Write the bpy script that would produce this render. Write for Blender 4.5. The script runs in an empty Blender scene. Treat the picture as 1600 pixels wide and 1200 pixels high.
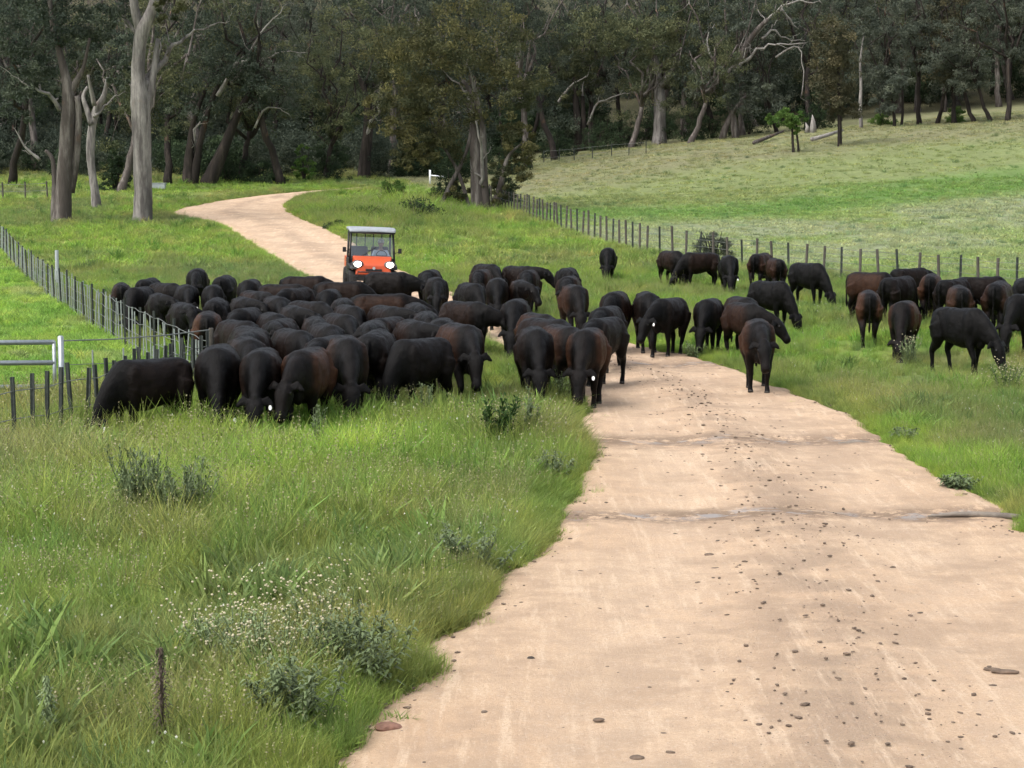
import bpy, bmesh, math, random
import numpy as np
from mathutils import Vector, Matrix, Euler

random.seed(7); RNG = np.random.default_rng(7)
R = math.radians
scene = bpy.context.scene
COL = scene.collection

# ------------------------------------------------------------------ camera, sky, sun, exposure
CAM_H, F_PX, HORIZON = 3.7, 3111.0, 275.0
PITCH = math.atan((600 - HORIZON) / F_PX)
cam_data = bpy.data.cameras.new('camera'); cam = bpy.data.objects.new('camera', cam_data); COL.objects.link(cam)
cam_data.sensor_width = 36; cam_data.lens = 36 * F_PX / 1600
cam_data.clip_start = 0.1; cam_data.clip_end = 3000
cam.location = (0, 0, CAM_H); cam.rotation_euler = (R(90) - PITCH, 0, 0)
scene.camera = cam

SUN_EL, SUN_AZ = R(56), R(-125)        # veiled sun, high, behind the camera's left shoulder
world = bpy.data.worlds.new('World'); scene.world = world; world.use_nodes = True
wn = world.node_tree.nodes; wl = world.node_tree.links
bg = wn['Background']; bg.inputs['Strength'].default_value = 0.15
sky = wn.new('ShaderNodeTexSky'); sky.sky_type = 'NISHITA'; sky.sun_disc = False
sky.sun_elevation = SUN_EL; sky.sun_rotation = SUN_AZ; sky.dust_density = 4.0; sky.air_density = 1.0
hs = wn.new('ShaderNodeHueSaturation'); hs.inputs['Saturation'].default_value = 0.40   # thin cloud: a pale sky
wl.new(sky.outputs[0], hs.inputs['Color']); wl.new(hs.outputs[0], bg.inputs['Color'])
sun_d = bpy.data.lights.new('sun', 'SUN'); sun_d.energy = 1.1; sun_d.angle = R(40); sun_d.color = (1, .975, .94)
sun = bpy.data.objects.new('sun', sun_d); COL.objects.link(sun)
sdir = Vector((math.sin(SUN_AZ) * math.cos(SUN_EL), math.cos(SUN_AZ) * math.cos(SUN_EL), math.sin(SUN_EL)))
sun.rotation_euler = (-sdir).to_track_quat('-Z', 'Y').to_euler()
vs = scene.view_settings
vs.view_transform = 'Standard'; vs.look = 'None'; vs.gamma = 1; vs.use_curve_mapping = False
vs.exposure = 0.98
scene.cycles.max_bounces = 4; scene.cycles.diffuse_bounces = 2; scene.cycles.transmission_bounces = 4
scene.cycles.transparent_max_bounces = 6
scene.cycles.adaptive_threshold = 0.025

# ------------------------------------------------------------------ helpers: noise, terrain, projection
def vnoise(x, y, seed=0):
    x = np.asarray(x, float); y = np.asarray(y, float)
    ix = np.floor(x); iy = np.floor(y); fx = x - ix; fy = y - iy
    fx = fx * fx * (3 - 2 * fx); fy = fy * fy * (3 - 2 * fy)
    def h(a, b):
        s = np.sin(a * 127.1 + b * 311.7 + seed * 74.7) * 43758.5453
        return s - np.floor(s)
    return (h(ix, iy) * (1 - fx) + h(ix + 1, iy) * fx) * (1 - fy) + (h(ix, iy + 1) * (1 - fx) + h(ix + 1, iy + 1) * fx) * fy
def fbm(x, y, seed=0, oct=4):
    t = 0; a = .5; s = 0
    for o in range(oct):
        t = t + a * vnoise(np.asarray(x) * 2 ** o, np.asarray(y) * 2 ** o, seed + o * 13); s += a; a *= .5
    return t / s
def sstep(a, b, x):
    t = np.clip((np.asarray(x, float) - a) / (b - a), 0, 1); return t * t * (3 - 2 * t)
def ramp_lin(t, w):   # 0 below -w, t above w, smooth between
    t = np.asarray(t, float)
    return np.where(t < -w, 0, np.where(t > w, t, (t + w) ** 2 / (4 * w)))
def height(x, y):
    x = np.asarray(x, float); y = np.asarray(y, float)
    z = 0.0427 * ramp_lin(y - 66, 12) + 0.11 * ramp_lin(y - 215, 25)
    z = z + 9 * (1 - np.exp(-np.maximum(0, x) / 70)) * sstep(82, 165, y)
    z = z + (fbm(x * .07, y * .07, 3, 2) - .5) * .5 * sstep(75, 130, y)
    return z

CR = cam.rotation_euler.to_matrix()
CAMP = Vector((0, 0, CAM_H))
def ray(px, py): return CR @ Vector(((px - 800) / F_PX, -(py - 600) / F_PX, -1))
def at(px, py, far=420):
    d = ray(px, py); d = d / d.y
    lo = 3.0; step = .5; y = lo
    while y < far:
        p = CAMP + d * y
        if p.z < float(height(p.x, p.y)): break
        y += step
    a, b = y - step, y
    for _ in range(18):
        m = (a + b) / 2; p = CAMP + d * m
        if p.z < float(height(p.x, p.y)): b = m
        else: a = m
    p = CAMP + d * b
    return Vector((p.x, p.y, float(height(p.x, p.y))))
def at_depth(px, py, Y):
    d = ray(px, py); return CAMP + d * (Y / d.y)
def project(p):
    q = CR.transposed() @ (Vector(p) - CAMP)
    return 800 + F_PX * q.x / -q.z, 600 - F_PX * q.y / -q.z
def by_top(px, ytop, h):      # ground point whose top, h metres up, shows at ytop
    a, b = 15.0, 210.0
    for _ in range(40):
        m = (a + b) / 2
        X = at_depth(px, ytop, m).x
        if project((X, m, float(height(X, m)) + h))[1] > ytop: a = m
        else: b = m
    X = at_depth(px, ytop, m).x
    return Vector((X, m, float(height(X, m))))

# ------------------------------------------------------------------ helpers: meshes, objects
def tag(o, label=None, cat=None, group=None, kind=None):
    if label: o['label'] = label
    if cat: o['category'] = cat
    if group: o['group'] = group
    if kind: o['kind'] = kind
    return o
def link(name, me, parent=None, loc=None):
    o = bpy.data.objects.new(name, me); COL.objects.link(o)
    if parent is not None: o.parent = parent
    if loc is not None: o.location = loc
    return o
def empty(name, loc, rz=0):
    o = link(name, None, None, loc); o.rotation_euler = (0, 0, rz); o.empty_display_size = .2; return o
def np_mesh(name, verts, faces, mat=None, smooth=False):
    """faces: (n,k) int array, all of one size"""
    verts = np.asarray(verts, np.float32); faces = np.asarray(faces, np.int32)
    me = bpy.data.meshes.new(name); n, k = faces.shape
    me.vertices.add(len(verts)); me.vertices.foreach_set('co', verts.ravel())
    me.loops.add(n * k); me.loops.foreach_set('vertex_index', faces.ravel())
    me.polygons.add(n); me.polygons.foreach_set('loop_start', np.arange(n, dtype=np.int32) * k)
    me.polygons.foreach_set('loop_total', np.full(n, k, np.int32))
    me.polygons.foreach_set('use_smooth', np.full(n, smooth))
    me.update(calc_edges=True)
    if mat: me.materials.append(mat)
    return me
class MB:
    def __init__(s): s.v = []; s.f = []
    def add(s, v, f):
        o = len(s.v); s.v += [tuple(p) for p in v]; s.f += [tuple(i + o for i in q) for q in f]; return s
    def box(s, c, d, rot=None, taper=1.0):
        M = Euler(rot).to_matrix() if rot else Matrix.Identity(3); vs_ = []
        for z in (-.5, .5):
            t = taper if z > 0 else 1
            for x, y in ((-.5, -.5), (.5, -.5), (.5, .5), (-.5, .5)):
                vs_.append(Vector(c) + M @ Vector((x * d[0] * t, y * d[1] * t, z * d[2])))
        return s.add(vs_, [(3, 2, 1, 0), (4, 5, 6, 7), (0, 1, 5, 4), (1, 2, 6, 5), (2, 3, 7, 6), (3, 0, 4, 7)])
    def tube(s, pts, rad, n=8, jit=0, flat=1.0):
        pts = [Vector(p) for p in pts]; rings = []
        if not hasattr(rad, '__len__'): rad = [rad] * len(pts)
        u = None
        for i, p in enumerate(pts):
            t = (pts[min(i + 1, len(pts) - 1)] - pts[max(i - 1, 0)]).normalized()
            if u is None:
                u = t.orthogonal() if abs(t.z) < .9 else Vector((1, 0, 0)) - t * t.x
            u = (u - t * u.dot(t)).normalized(); w = t.cross(u)
            ring = []
            for k in range(n):
                a = 2 * math.pi * k / n; r = rad[i] * (1 + random.uniform(-jit, jit))
                ring.append(p + u * math.cos(a) * r + w * math.sin(a) * r * flat)
            rings.append(ring)
        v = [q for rg in rings for q in rg]; f = []
        for i in range(len(pts) - 1):
            for k in range(n):
                f.append((i * n + k, i * n + (k + 1) % n, (i + 1) * n + (k + 1) % n, (i + 1) * n + k))
        f.append(tuple(range(n - 1, -1, -1))); f.append(tuple((len(pts) - 1) * n + k for k in range(n)))
        return s.add(v, f)
    def loft(s, secs, n=20, pw=2.0):
        """secs: (centre, right, up, half_w, half_h)"""
        v = []; f = []
        for c, rt, up, w, h in secs:
            for k in range(n):
                a = 2 * math.pi * k / n; ca, sa = math.cos(a), math.sin(a)
                v.append(Vector(c) + Vector(rt) * w * math.copysign(abs(ca) ** (2 / pw), ca) + Vector(up) * h * math.copysign(abs(sa) ** (2 / pw), sa))
        m = len(secs)
        for i in range(m - 1):
            for k in range(n):
                f.append((i * n + k, i * n + (k + 1) % n, (i + 1) * n + (k + 1) % n, (i + 1) * n + k))
        f.append(tuple(range(n - 1, -1, -1))); f.append(tuple((m - 1) * n + k for k in range(n)))
        return s.add(v, f)
    def ball(s, c, r, nu=10, nv=6, rot=None):
        r = (r, r, r) if not hasattr(r, '__len__') else r
        M = Euler(rot).to_matrix() if rot else Matrix.Identity(3)
        v = []; f = []
        for j in range(nv + 1):
            ph = math.pi * (j / nv) * .98 + .01 * math.pi
            for i in range(nu):
                a = 2 * math.pi * i / nu
                v.append(Vector(c) + M @ Vector((r[0] * math.sin(ph) * math.cos(a), r[1] * math.sin(ph) * math.sin(a), r[2] * math.cos(ph))))
        for j in range(nv):
            for i in range(nu):
                f.append((j * nu + i, (j + 1) * nu + i, (j + 1) * nu + (i + 1) % nu, j * nu + (i + 1) % nu))
        f.append(tuple(range(nu))); f.append(tuple(nv * nu + i for i in range(nu - 1, -1, -1)))
        return s.add(v, f)
    def mesh(s, name, mat=None, smooth=False):
        me = bpy.data.meshes.new(name); me.from_pydata([tuple(p) for p in s.v], [], s.f)
        bm = bmesh.new(); bm.from_mesh(me); bmesh.ops.recalc_face_normals(bm, faces=bm.faces); bm.to_mesh(me); bm.free()
        if smooth: me.polygons.foreach_set('use_smooth', [True] * len(me.polygons))
        if mat: me.materials.append(mat)
        return me
    def build(s, name, mat=None, parent=None, smooth=False, bevel=0, loc=None):
        o = link(name, s.mesh(name, mat, smooth), parent, loc)
        if bevel:
            m = o.modifiers.new('bevel', 'BEVEL'); m.width = bevel; m.segments = 2; m.limit_method = 'ANGLE'
        return o

# ------------------------------------------------------------------ helpers: materials
class NT:
    def __init__(s, name):
        s.m = bpy.data.materials.new(name); s.m.use_nodes = True; s.t = s.m.node_tree
        s.b = s.t.nodes['Principled BSDF']; s.out = s.t.nodes['Material Output']
    def n(s, t, **kw):
        nd = s.t.nodes.new(t)
        for k, v in kw.items(): setattr(nd, k, v)
        return nd
    def l(s, a, b): s.t.links.new(a, b)
    def val(s, sock, v):
        if hasattr(v, 'is_linked'): s.l(v, sock)
        else: sock.default_value = v
    def noise(s, scale, detail=4, rough=.6, vec=None, dist=0):
        nd = s.n('ShaderNodeTexNoise'); nd.inputs['Scale'].default_value = scale; nd.inputs['Detail'].default_value = detail
        nd.inputs['Roughness'].default_value = rough; nd.inputs['Distortion'].default_value = dist
        if vec is not None: s.l(vec, nd.inputs['Vector'])
        return nd.outputs['Fac']
    def ramp(s, fac, stops):
        nd = s.n('ShaderNodeValToRGB'); e = nd.color_ramp.elements
        while len(e) < len(stops): e.new(.5)
        for el, (p, c) in zip(e, stops):
            el.position = p; el.color = (c, c, c, 1) if not hasattr(c, '__len__') else (*c, 1)
        s.l(fac, nd.inputs[0]); return nd.outputs[0]
    def mix(s, fac, a, b, mode='MIX'):
        nd = s.n('ShaderNodeMix', data_type='RGBA', blend_type=mode)
        s.val(nd.inputs[0], fac)
        for i, v in ((6, a), (7, b)):
            if hasattr(v, 'is_linked'): s.l(v, nd.inputs[i])
            else: nd.inputs[i].default_value = (*v, 1)
        return nd.outputs[2]
    def math(s, op, a, b=0.0, c=None):
        nd = s.n('ShaderNodeMath', operation=op)
        s.val(nd.inputs[0], a); s.val(nd.inputs[1], b)
        if c is not None: s.val(nd.inputs[2], c)
        return nd.outputs[0]
    def sstep(s, x, a, b):
        nd = s.n('ShaderNodeMapRange', interpolation_type='SMOOTHSTEP')
        s.val(nd.inputs[0], x); nd.inputs[1].default_value = a; nd.inputs[2].default_value = b
        return nd.outputs[0]
    def attr(s, name, typ='GEOMETRY'):
        nd = s.n('ShaderNodeAttribute', attribute_name=name, attribute_type=typ); return nd
    def bump(s, h, strength=.4, dist=.02):
        nd = s.n('ShaderNodeBump'); nd.inputs['Strength'].default_value = strength; nd.inputs['Distance'].default_value = dist
        s.l(h, nd.inputs['Height']); s.l(nd.outputs[0], s.b.inputs['Normal'])
    def set(s, col=None, rough=None, spec=None, metal=None):
        if col is not None:
            if hasattr(col, 'is_linked'): s.l(col, s.b.inputs['Base Color'])
            else: s.b.inputs['Base Color'].default_value = (*col, 1)
        if rough is not None: s.val(s.b.inputs['Roughness'], rough)
        if spec is not None: s.val(s.b.inputs['Specular IOR Level'], spec)
        if metal is not None: s.b.inputs['Metallic'].default_value = metal
        return s.m
    def pos(s): return s.n('ShaderNodeNewGeometry').outputs['Position']
    def obj(s): return s.n('ShaderNodeTexCoord').outputs['Object']
    def stretch(s, vec, sc):
        nd = s.n('ShaderNodeMapping'); nd.inputs['Scale'].default_value = sc; s.l(vec, nd.inputs['Vector']); return nd.outputs[0]
def simple(name, col, rough=.6, metal=0, var=.25, scale=12, spec=.4, bump=0):
    t = NT(name); nz = t.noise(scale, 5, .65, t.obj())
    c = t.mix(t.ramp(nz, [(.3, 0), (.7, 1)]), tuple(v * (1 - var) for v in col), tuple(min(1, v * (1 + var)) for v in col))
    if bump: t.bump(nz, .5, bump)
    return t.set(c, rough, spec, metal)

M = {}
# pasture soil and thatch under the grass: its colour comes from the plants that grow there
t = NT('pasture'); veg = t.attr('veg').outputs['Color']; P = t.pos()
n1 = t.noise(2.2, 6, .7, P); n2 = t.noise(14, 5, .7, P)
c = t.mix(t.ramp(n1, [(.3, 0), (.72, 1)]), t.mix(.5, veg, (.05, .055, .025), 'MIX'), veg)
c = t.mix(t.ramp(n2, [(.46, 0), (.75, .45)]), c, (.22, .20, .09))
t.bump(t.math('ADD', n1, n2), .9, .12); M['pasture'] = t.set(c, .95, .1)
# grass blades: plant colour from the place they grow, tint per blade
t = NT('grass_blade'); veg = t.attr('veg', 'INSTANCER').outputs['Color']; tint = t.attr('tint').outputs['Color']
sp = t.n('ShaderNodeSeparateColor'); t.l(tint, sp.inputs[0])
rnd = t.n('ShaderNodeObjectInfo').outputs['Random']
c = t.mix(t.math('MULTIPLY', sp.outputs[0], .55), veg, (.22, .21, .09))
c = t.mix(1.0, c, t.ramp(sp.outputs[1], [(0, .7), (1, 1.4)]), 'MULTIPLY')
c = t.mix(1.0, c, t.ramp(rnd, [(0, (.75, .82, .85)), (.35, (1.05, 1.08, 1.0)), (.7, (1.2, 1.22, 1.05)), (1, (1.5, 1.35, 1.15))]), 'MULTIPLY')
t.set(c, .6, .2)
tr = t.n('ShaderNodeBsdfTranslucent'); t.l(c, tr.inputs[0]); mx = t.n('ShaderNodeMixShader'); mx.inputs[0].default_value = .45
t.l(t.b.outputs[0], mx.inputs[1]); t.l(tr.outputs[0], mx.inputs[2]); t.l(mx.outputs[0], t.out.inputs[0]); M['grass'] = t.m
M['seed'] = simple('seed_head', (.26, .24, .13), .8, var=.3)
M['dry_head'] = simple('pale_dry_head', (.46, .41, .27), .8, var=.3)
M['flower'] = simple('white_petal', (.62, .62, .52), .7, var=.1)
M['weed'] = simple('dark_weed_leaf', (.10, .135, .055), .6, var=.35, scale=4)
M['thistle'] = simple('blue_green_thistle', (.15, .20, .085), .6, var=.3, scale=5)
M['stalk'] = simple('brown_stalk', (.07, .05, .035), .8, var=.3)
# sandy road
t = NT('sand_road'); P = t.pos(); uv = t.attr('road_uv').outputs['Vector']
sx = t.n('ShaderNodeSeparateXYZ'); t.l(uv, sx.inputs[0]); U = sx.outputs[0]; V = sx.outputs[1]
big = t.noise(.45, 5, .6, P, .6); mid = t.noise(2.6, 6, .65, P); fine = t.noise(38, 6, .75, P); grit = t.noise(130, 3, .8, P)
c = t.mix(t.ramp(big, [(.32, 0), (.68, 1)]), (0.50, 0.345, 0.222), (0.55, 0.405, 0.275))
c = t.mix(t.ramp(mid, [(.44, 0), (.60, .75)]), c, (0.37, 0.262, 0.178))
track = t.math('ADD', t.sstep(t.math('ABSOLUTE', t.math('SUBTRACT', U, .27)), .17, .02), t.sstep(t.math('ABSOLUTE', t.math('SUBTRACT', U, .70)), .17, .02))
c = t.mix(t.math('MULTIPLY', track, t.ramp(mid, [(.3, .1), (.7, .6)])), c, (0.60, 0.455, 0.325))
# loose crown between the wheel tracks is darker and stonier
crown = t.math('MULTIPLY', t.sstep(t.math('ABSOLUTE', t.math('SUBTRACT', U, .5)), .14, .0), t.ramp(t.noise(1.1, 6, .7, P), [(.40, 0), (.56, 1)]))
c = t.mix(t.math('MULTIPLY', crown, .75), c, (0.263, 0.198, 0.143))
strk = t.noise(3.0, 7, .7, t.stretch(P, (2.6, .22, 1)))
c = t.mix(t.ramp(strk, [(.5, 0), (.62, .55)]), c, (.46, .335, .235))
c = t.mix(t.ramp(strk, [(.36, .6), (.47, 0)]), c, (.65, .50, .36))
c = t.mix(t.math('MULTIPLY', t.ramp(t.noise(.55, 8, .72, P), [(.47, 0), (.58, .6)]), t.sstep(t.math('ABSOLUTE', t.math('SUBTRACT', U, .55)), .45, .2)), c, (.30, .215, .15))
c = t.mix(t.ramp(fine, [(.50, 0), (.62, .75)]), c, (0.43, 0.305, 0.205))
c = t.mix(t.ramp(fine, [(.34, .6), (.46, 0)]), c, (0.550, 0.450, 0.360))
c = t.mix(t.ramp(grit, [(.56, 0), (.66, .7)]), c, (0.211, 0.156, 0.112))
# worn cross drains: earth stained grey where water stood
warp = t.math('MULTIPLY', t.math('SUBTRACT', t.noise(1.3, 9, .78, P), .5), 3.2)
sp3 = t.n('ShaderNodeSeparateXYZ'); t.l(P, sp3.inputs[0])
for y0, k, hw in ((21.3, .05, .7), (27.4, .05, 1.2), (38.5, .1, 1.3)):
    d = t.math('ABSOLUTE', t.math('SUBTRACT', t.math('ADD', t.math('ADD', sp3.outputs[1], t.math('MULTIPLY', sp3.outputs[0], -k)), t.math('MULTIPLY', warp, .55)), y0))
    band = t.sstep(d, hw, .02)
    st = t.math('MULTIPLY', band, t.ramp(t.noise(2.6, 8, .8, P), [(.42, 0), (.50, 1)]))
    c = t.mix(t.math('MULTIPLY', st, .85), c, (0.19, 0.135, 0.095))
    wet = t.math('MULTIPLY', t.sstep(d, hw * .45, 0), t.ramp(t.noise(1.3, 8, .75, t.stretch(P, (1, 1.6, 1))), [(.53, 0), (.57, 1)]))
    c = t.mix(t.math('MULTIPLY', wet, .8), c, (0.292, 0.282, 0.279))
t.bump(t.math('ADD', t.math('MULTIPLY', mid, .8), t.math('ADD', t.math('MULTIPLY', fine, .5), t.math('MULTIPLY', grit, .25))), .7, .05)
M['road'] = t.set(c, .95, .12)
M['stone'] = simple('dark_stone', (.12, .085, .06), .85, var=.5, scale=9, bump=.02)
M['stone_red'] = simple('red_stone', (.19, .10, .07), .85, var=.4, scale=14, bump=.02)
M['dung'] = simple('dry_dung', (.045, .035, .027), .9, var=.4, scale=30, bump=.02)
M['log'] = simple('weathered_log', (.17, .145, .12), .9, var=.35, scale=6, bump=.02)
# cattle coat: black, with sun-bleached rust on the flanks of some beasts
t = NT('coat'); oc = t.n('ShaderNodeTexCoord'); O = oc.outputs['Object']; s3 = t.n('ShaderNodeSeparateXYZ'); t.l(O, s3.inputs[0])
hair = t.noise(26, 5, .7, t.stretch(O, (1, .35, .6))); pat = t.noise(3.2, 4, .6, O)
ax = t.math('ABSOLUTE', s3.outputs[0])
side = t.sstep(t.math('ADD', ax, t.math('MULTIPLY', t.math('SUBTRACT', pat, .5), .3)), .10, .27)
zz = t.sstep(t.math('ADD', s3.outputs[2], t.math('MULTIPLY', t.math('SUBTRACT', pat, .5), .4)), .52, .8)
yy = t.sstep(s3.outputs[1], -.72, -.45)
br = t.math('MULTIPLY', t.math('MULTIPLY', side, zz), t.math('MULTIPLY', yy, t.attr('brown', 'OBJECT').outputs['Fac']))
c = t.mix(t.ramp(hair, [(.3, 0), (.7, 1)]), (.0012, .0011, .0011), (.0042, .0036, .0034))
c = t.mix(t.math('MULTIPLY', t.ramp(pat, [(.35, 0), (.7, .5)]), t.attr('brown', 'OBJECT').outputs['Fac']), c, (.012, .0065, .0045))
c = t.mix(br, c, t.mix(t.ramp(hair, [(.3, 0), (.7, 1)]), (.028, .0115, .006), (.068, .030, .015)))
t.bump(t.math('ADD', hair, t.math('MULTIPLY', t.noise(70, 3, .8, O), .5)), .55, .03)
t.b.inputs['Sheen Weight'].default_value = 0; t.b.inputs['Sheen Roughness'].default_value = .5
M['coat'] = t.set(c, t.ramp(hair, [(.3, .38), (.7, .60)]), .11)
M['eye'] = simple('wet_eye', (.008, .006, .005), .12, var=0)
M['hoof'] = simple('hoof', (.03, .026, .022), .55, var=.3)
M['ear_tag'] = simple('ear_tag_plastic', (.85, .85, .82), .45, var=.05)
# bark
def bark(name, dark, pale, amount):
    t = NT(name); O = t.obj(); a = t.noise(1.2, 6, .65, t.stretch(O, (2.2, 2.2, .35))); b = t.noise(9, 6, .7, t.stretch(O, (1, 1, .18)))
    c = t.mix(t.ramp(a, [(amount - .1, 0), (amount + .1, 1)]), pale, dark)
    c = t.mix(t.ramp(b, [(.4, 0), (.7, .55)]), c, tuple(v * .45 for v in dark))
    c = t.mix(t.ramp(t.noise(.6, 3, .5, O), [(.62, 0), (.7, .5)]), c, (.20, .115, .07))
    t.bump(b, .8, .05); return t.set(c, .9, .15)
M['bark_pale'] = bark('pale_gum_bark', (.115, .104, .098), (.31, .288, .265), .50)
M['bark_grey'] = bark('grey_gum_bark', (.085, .072, .064), (.25, .225, .20), .42)
M['bark_dark'] = bark('dark_rough_bark', (.030, .025, .022), (.075, .06, .05), .40)
M['bark_dead'] = bark('dead_limb', (.14, .125, .112), (.30, .28, .255), .6)
def leaf_mat(name, base, tip):
    t = NT(name); tint = t.attr('tint').outputs['Color']; sp = t.n('ShaderNodeSeparateColor'); t.l(tint, sp.inputs[0])
    c = t.mix(sp.outputs[0], base, tip); c = t.mix(1.0, c, t.ramp(sp.outputs[1], [(0, .6), (1, 1.4)]), 'MULTIPLY')
    rnd = t.n('ShaderNodeObjectInfo').outputs['Random']
    c = t.mix(1.0, c, t.ramp(rnd, [(0, .8), (1, 1.15)]), 'MULTIPLY')
    t.set(c, .7, .06)
    tr = t.n('ShaderNodeBsdfTranslucent'); t.l(c, tr.inputs[0]); mx = t.n('ShaderNodeMixShader'); mx.inputs[0].default_value = .18
    t.l(t.b.outputs[0], mx.inputs[1]); t.l(tr.outputs[0], mx.inputs[2]); t.l(mx.outputs[0], t.out.inputs[0]); return t.m
M['leaf_olive'] = leaf_mat('olive_gum_leaf', (.050, .065, .038), (.140, .142, .068))
M['leaf_centre'] = leaf_mat('brighter_olive_leaf', (.052, .062, .034), (.165, .152, .062))  # olive leaf colour made brighter so this crown stands out from the wood
M['leaf_dark'] = leaf_mat('dark_gum_leaf', (.041, .055, .042), (.092, .108, .072))
M['leaf_grey'] = leaf_mat('grey_gum_leaf', (.066, .080, .062), (.122, .134, .096))
M['leaf_green'] = leaf_mat('bright_leaf', (.06, .12, .03), (.12, .19, .045))
M['leaf_brown'] = leaf_mat('brownish_leaf', (.055, .058, .036), (.11, .095, .052))
M['leaf_shrub'] = leaf_mat('deep_shrub_leaf', (.026, .042, .024), (.055, .080, .038))
# metals, plastics
M['galv'] = simple('galvanised_steel', (.36, .39, .40), .42, .7, var=.15, scale=20)
M['galv_paint'] = simple('weathered_pale_steel', (.40, .43, .44), .6, .1, var=.15, scale=10)
M['post_dark'] = simple('dark_steel_post', (.045, .052, .046), .7, .2, var=.4, scale=10)
M['post_grey'] = simple('grey_dropper', (.30, .33, .31), .6, .3, var=.25, scale=10)
M['post_wood'] = simple('weathered_wood_post', (.085, .075, .062), .9, var=.4, scale=8)
M['wire'] = simple('fence_wire', (.20, .21, .20), .5, .5, var=.1)
M['white_paint'] = simple('white_paint', (.72, .74, .74), .5, var=.06)

# ------------------------------------------------------------------ road outline
ST = [((-2.6, 1), (6.0, 1)), ((-1.9, 7), (5.8, 7)), ('518,1200', (5.6, 12.4)), ('618,1090', (5.55, 14.3)), ('674,1010', (5.5, 16)),
      ('752,935', (5.5, 18)), ('830,868', (5.45, 20)), ('864,815', '1600,822'), ('897,760', '1475,748'), ('908,715', '1400,695'),
      ('893,680', '1320,650'), ('910,640', '1232,612'), ('880,600', '1130,572'), ('825,562', '1015,543'), ('745,532', '900,520'),
      ('650,503', '810,496'), ('570,475', '745,474'), ('490,440', '672,440'), ('418,400', '590,403'), ('374,372', '535,368'),
      ('335,350', '490,348'), ('268,333', '452,330'), ('322,318', '456,316'), ('400,307', '480,307'), ('480,299', '530,300.5'), ('560,294', '590,296')]
def wp(s):
    if isinstance(s, str):
        p = at(*map(float, s.split(','))); return (p.x, p.y)
    return s
SL = np.array([wp(a) for a, b in ST]); SR = np.array([wp(b) for a, b in ST])
def catmull(P, n):
    out = []
    for i in range(len(P) - 1):
        p0, p1, p2, p3 = P[max(i - 1, 0)], P[i], P[i + 1], P[min(i + 2, len(P) - 1)]
        for k in range(n):
            t = k / n
            out.append(.5 * ((2 * p1) + (-p0 + p2) * t + (2 * p0 - 5 * p1 + 4 * p2 - p3) * t * t + (-p0 + 3 * p1 - 3 * p2 + p3) * t ** 3))
    out.append(P[-1]); return np.array(out)
EL, ER = catmull(SL, 16), catmull(SR, 16)
al = np.concatenate([[0], np.cumsum(np.linalg.norm(np.diff(EL, axis=0), axis=1))])
wid = (ER - EL) / np.maximum(np.linalg.norm(ER - EL, axis=1, keepdims=True), 1e-6)
EL = EL + wid * ((fbm(al * 1.1, al * 0 + 3.3, 5) - .5) * .55)[:, None]
ER = ER + wid * ((fbm(al * 1.1, al * 0 + 8.1, 6) - .5) * .6)[:, None]
POLY = np.concatenate([EL, ER[::-1]])
def in_road(x, y):
    x = np.asarray(x, float); y = np.asarray(y, float); res = np.zeros(x.shape, bool)
    a = POLY; b = np.roll(POLY, -1, axis=0)
    for (x0, y0), (x1, y1) in zip(a, b):
        if y0 == y1: continue
        c = ((y0 > y) != (y1 > y)) & (x < (x1 - x0) * (y - y0) / (y1 - y0) + x0); res ^= c
    return res
def road_dist(x, y):
    x = np.asarray(x, float); y = np.asarray(y, float); d = np.full(x.shape, 1e9)
    for E in (EL[::3], ER[::3]):
        for p, q in zip(E[:-1], E[1:]):
            v = q - p; L = v @ v + 1e-9
            tt = np.clip(((x - p[0]) * v[0] + (y - p[1]) * v[1]) / L, 0, 1)
            d = np.minimum(d, np.hypot(x - p[0] - tt * v[0], y - p[1] - tt * v[1]))
    return np.where(in_road(x, y), -d, d)

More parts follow.
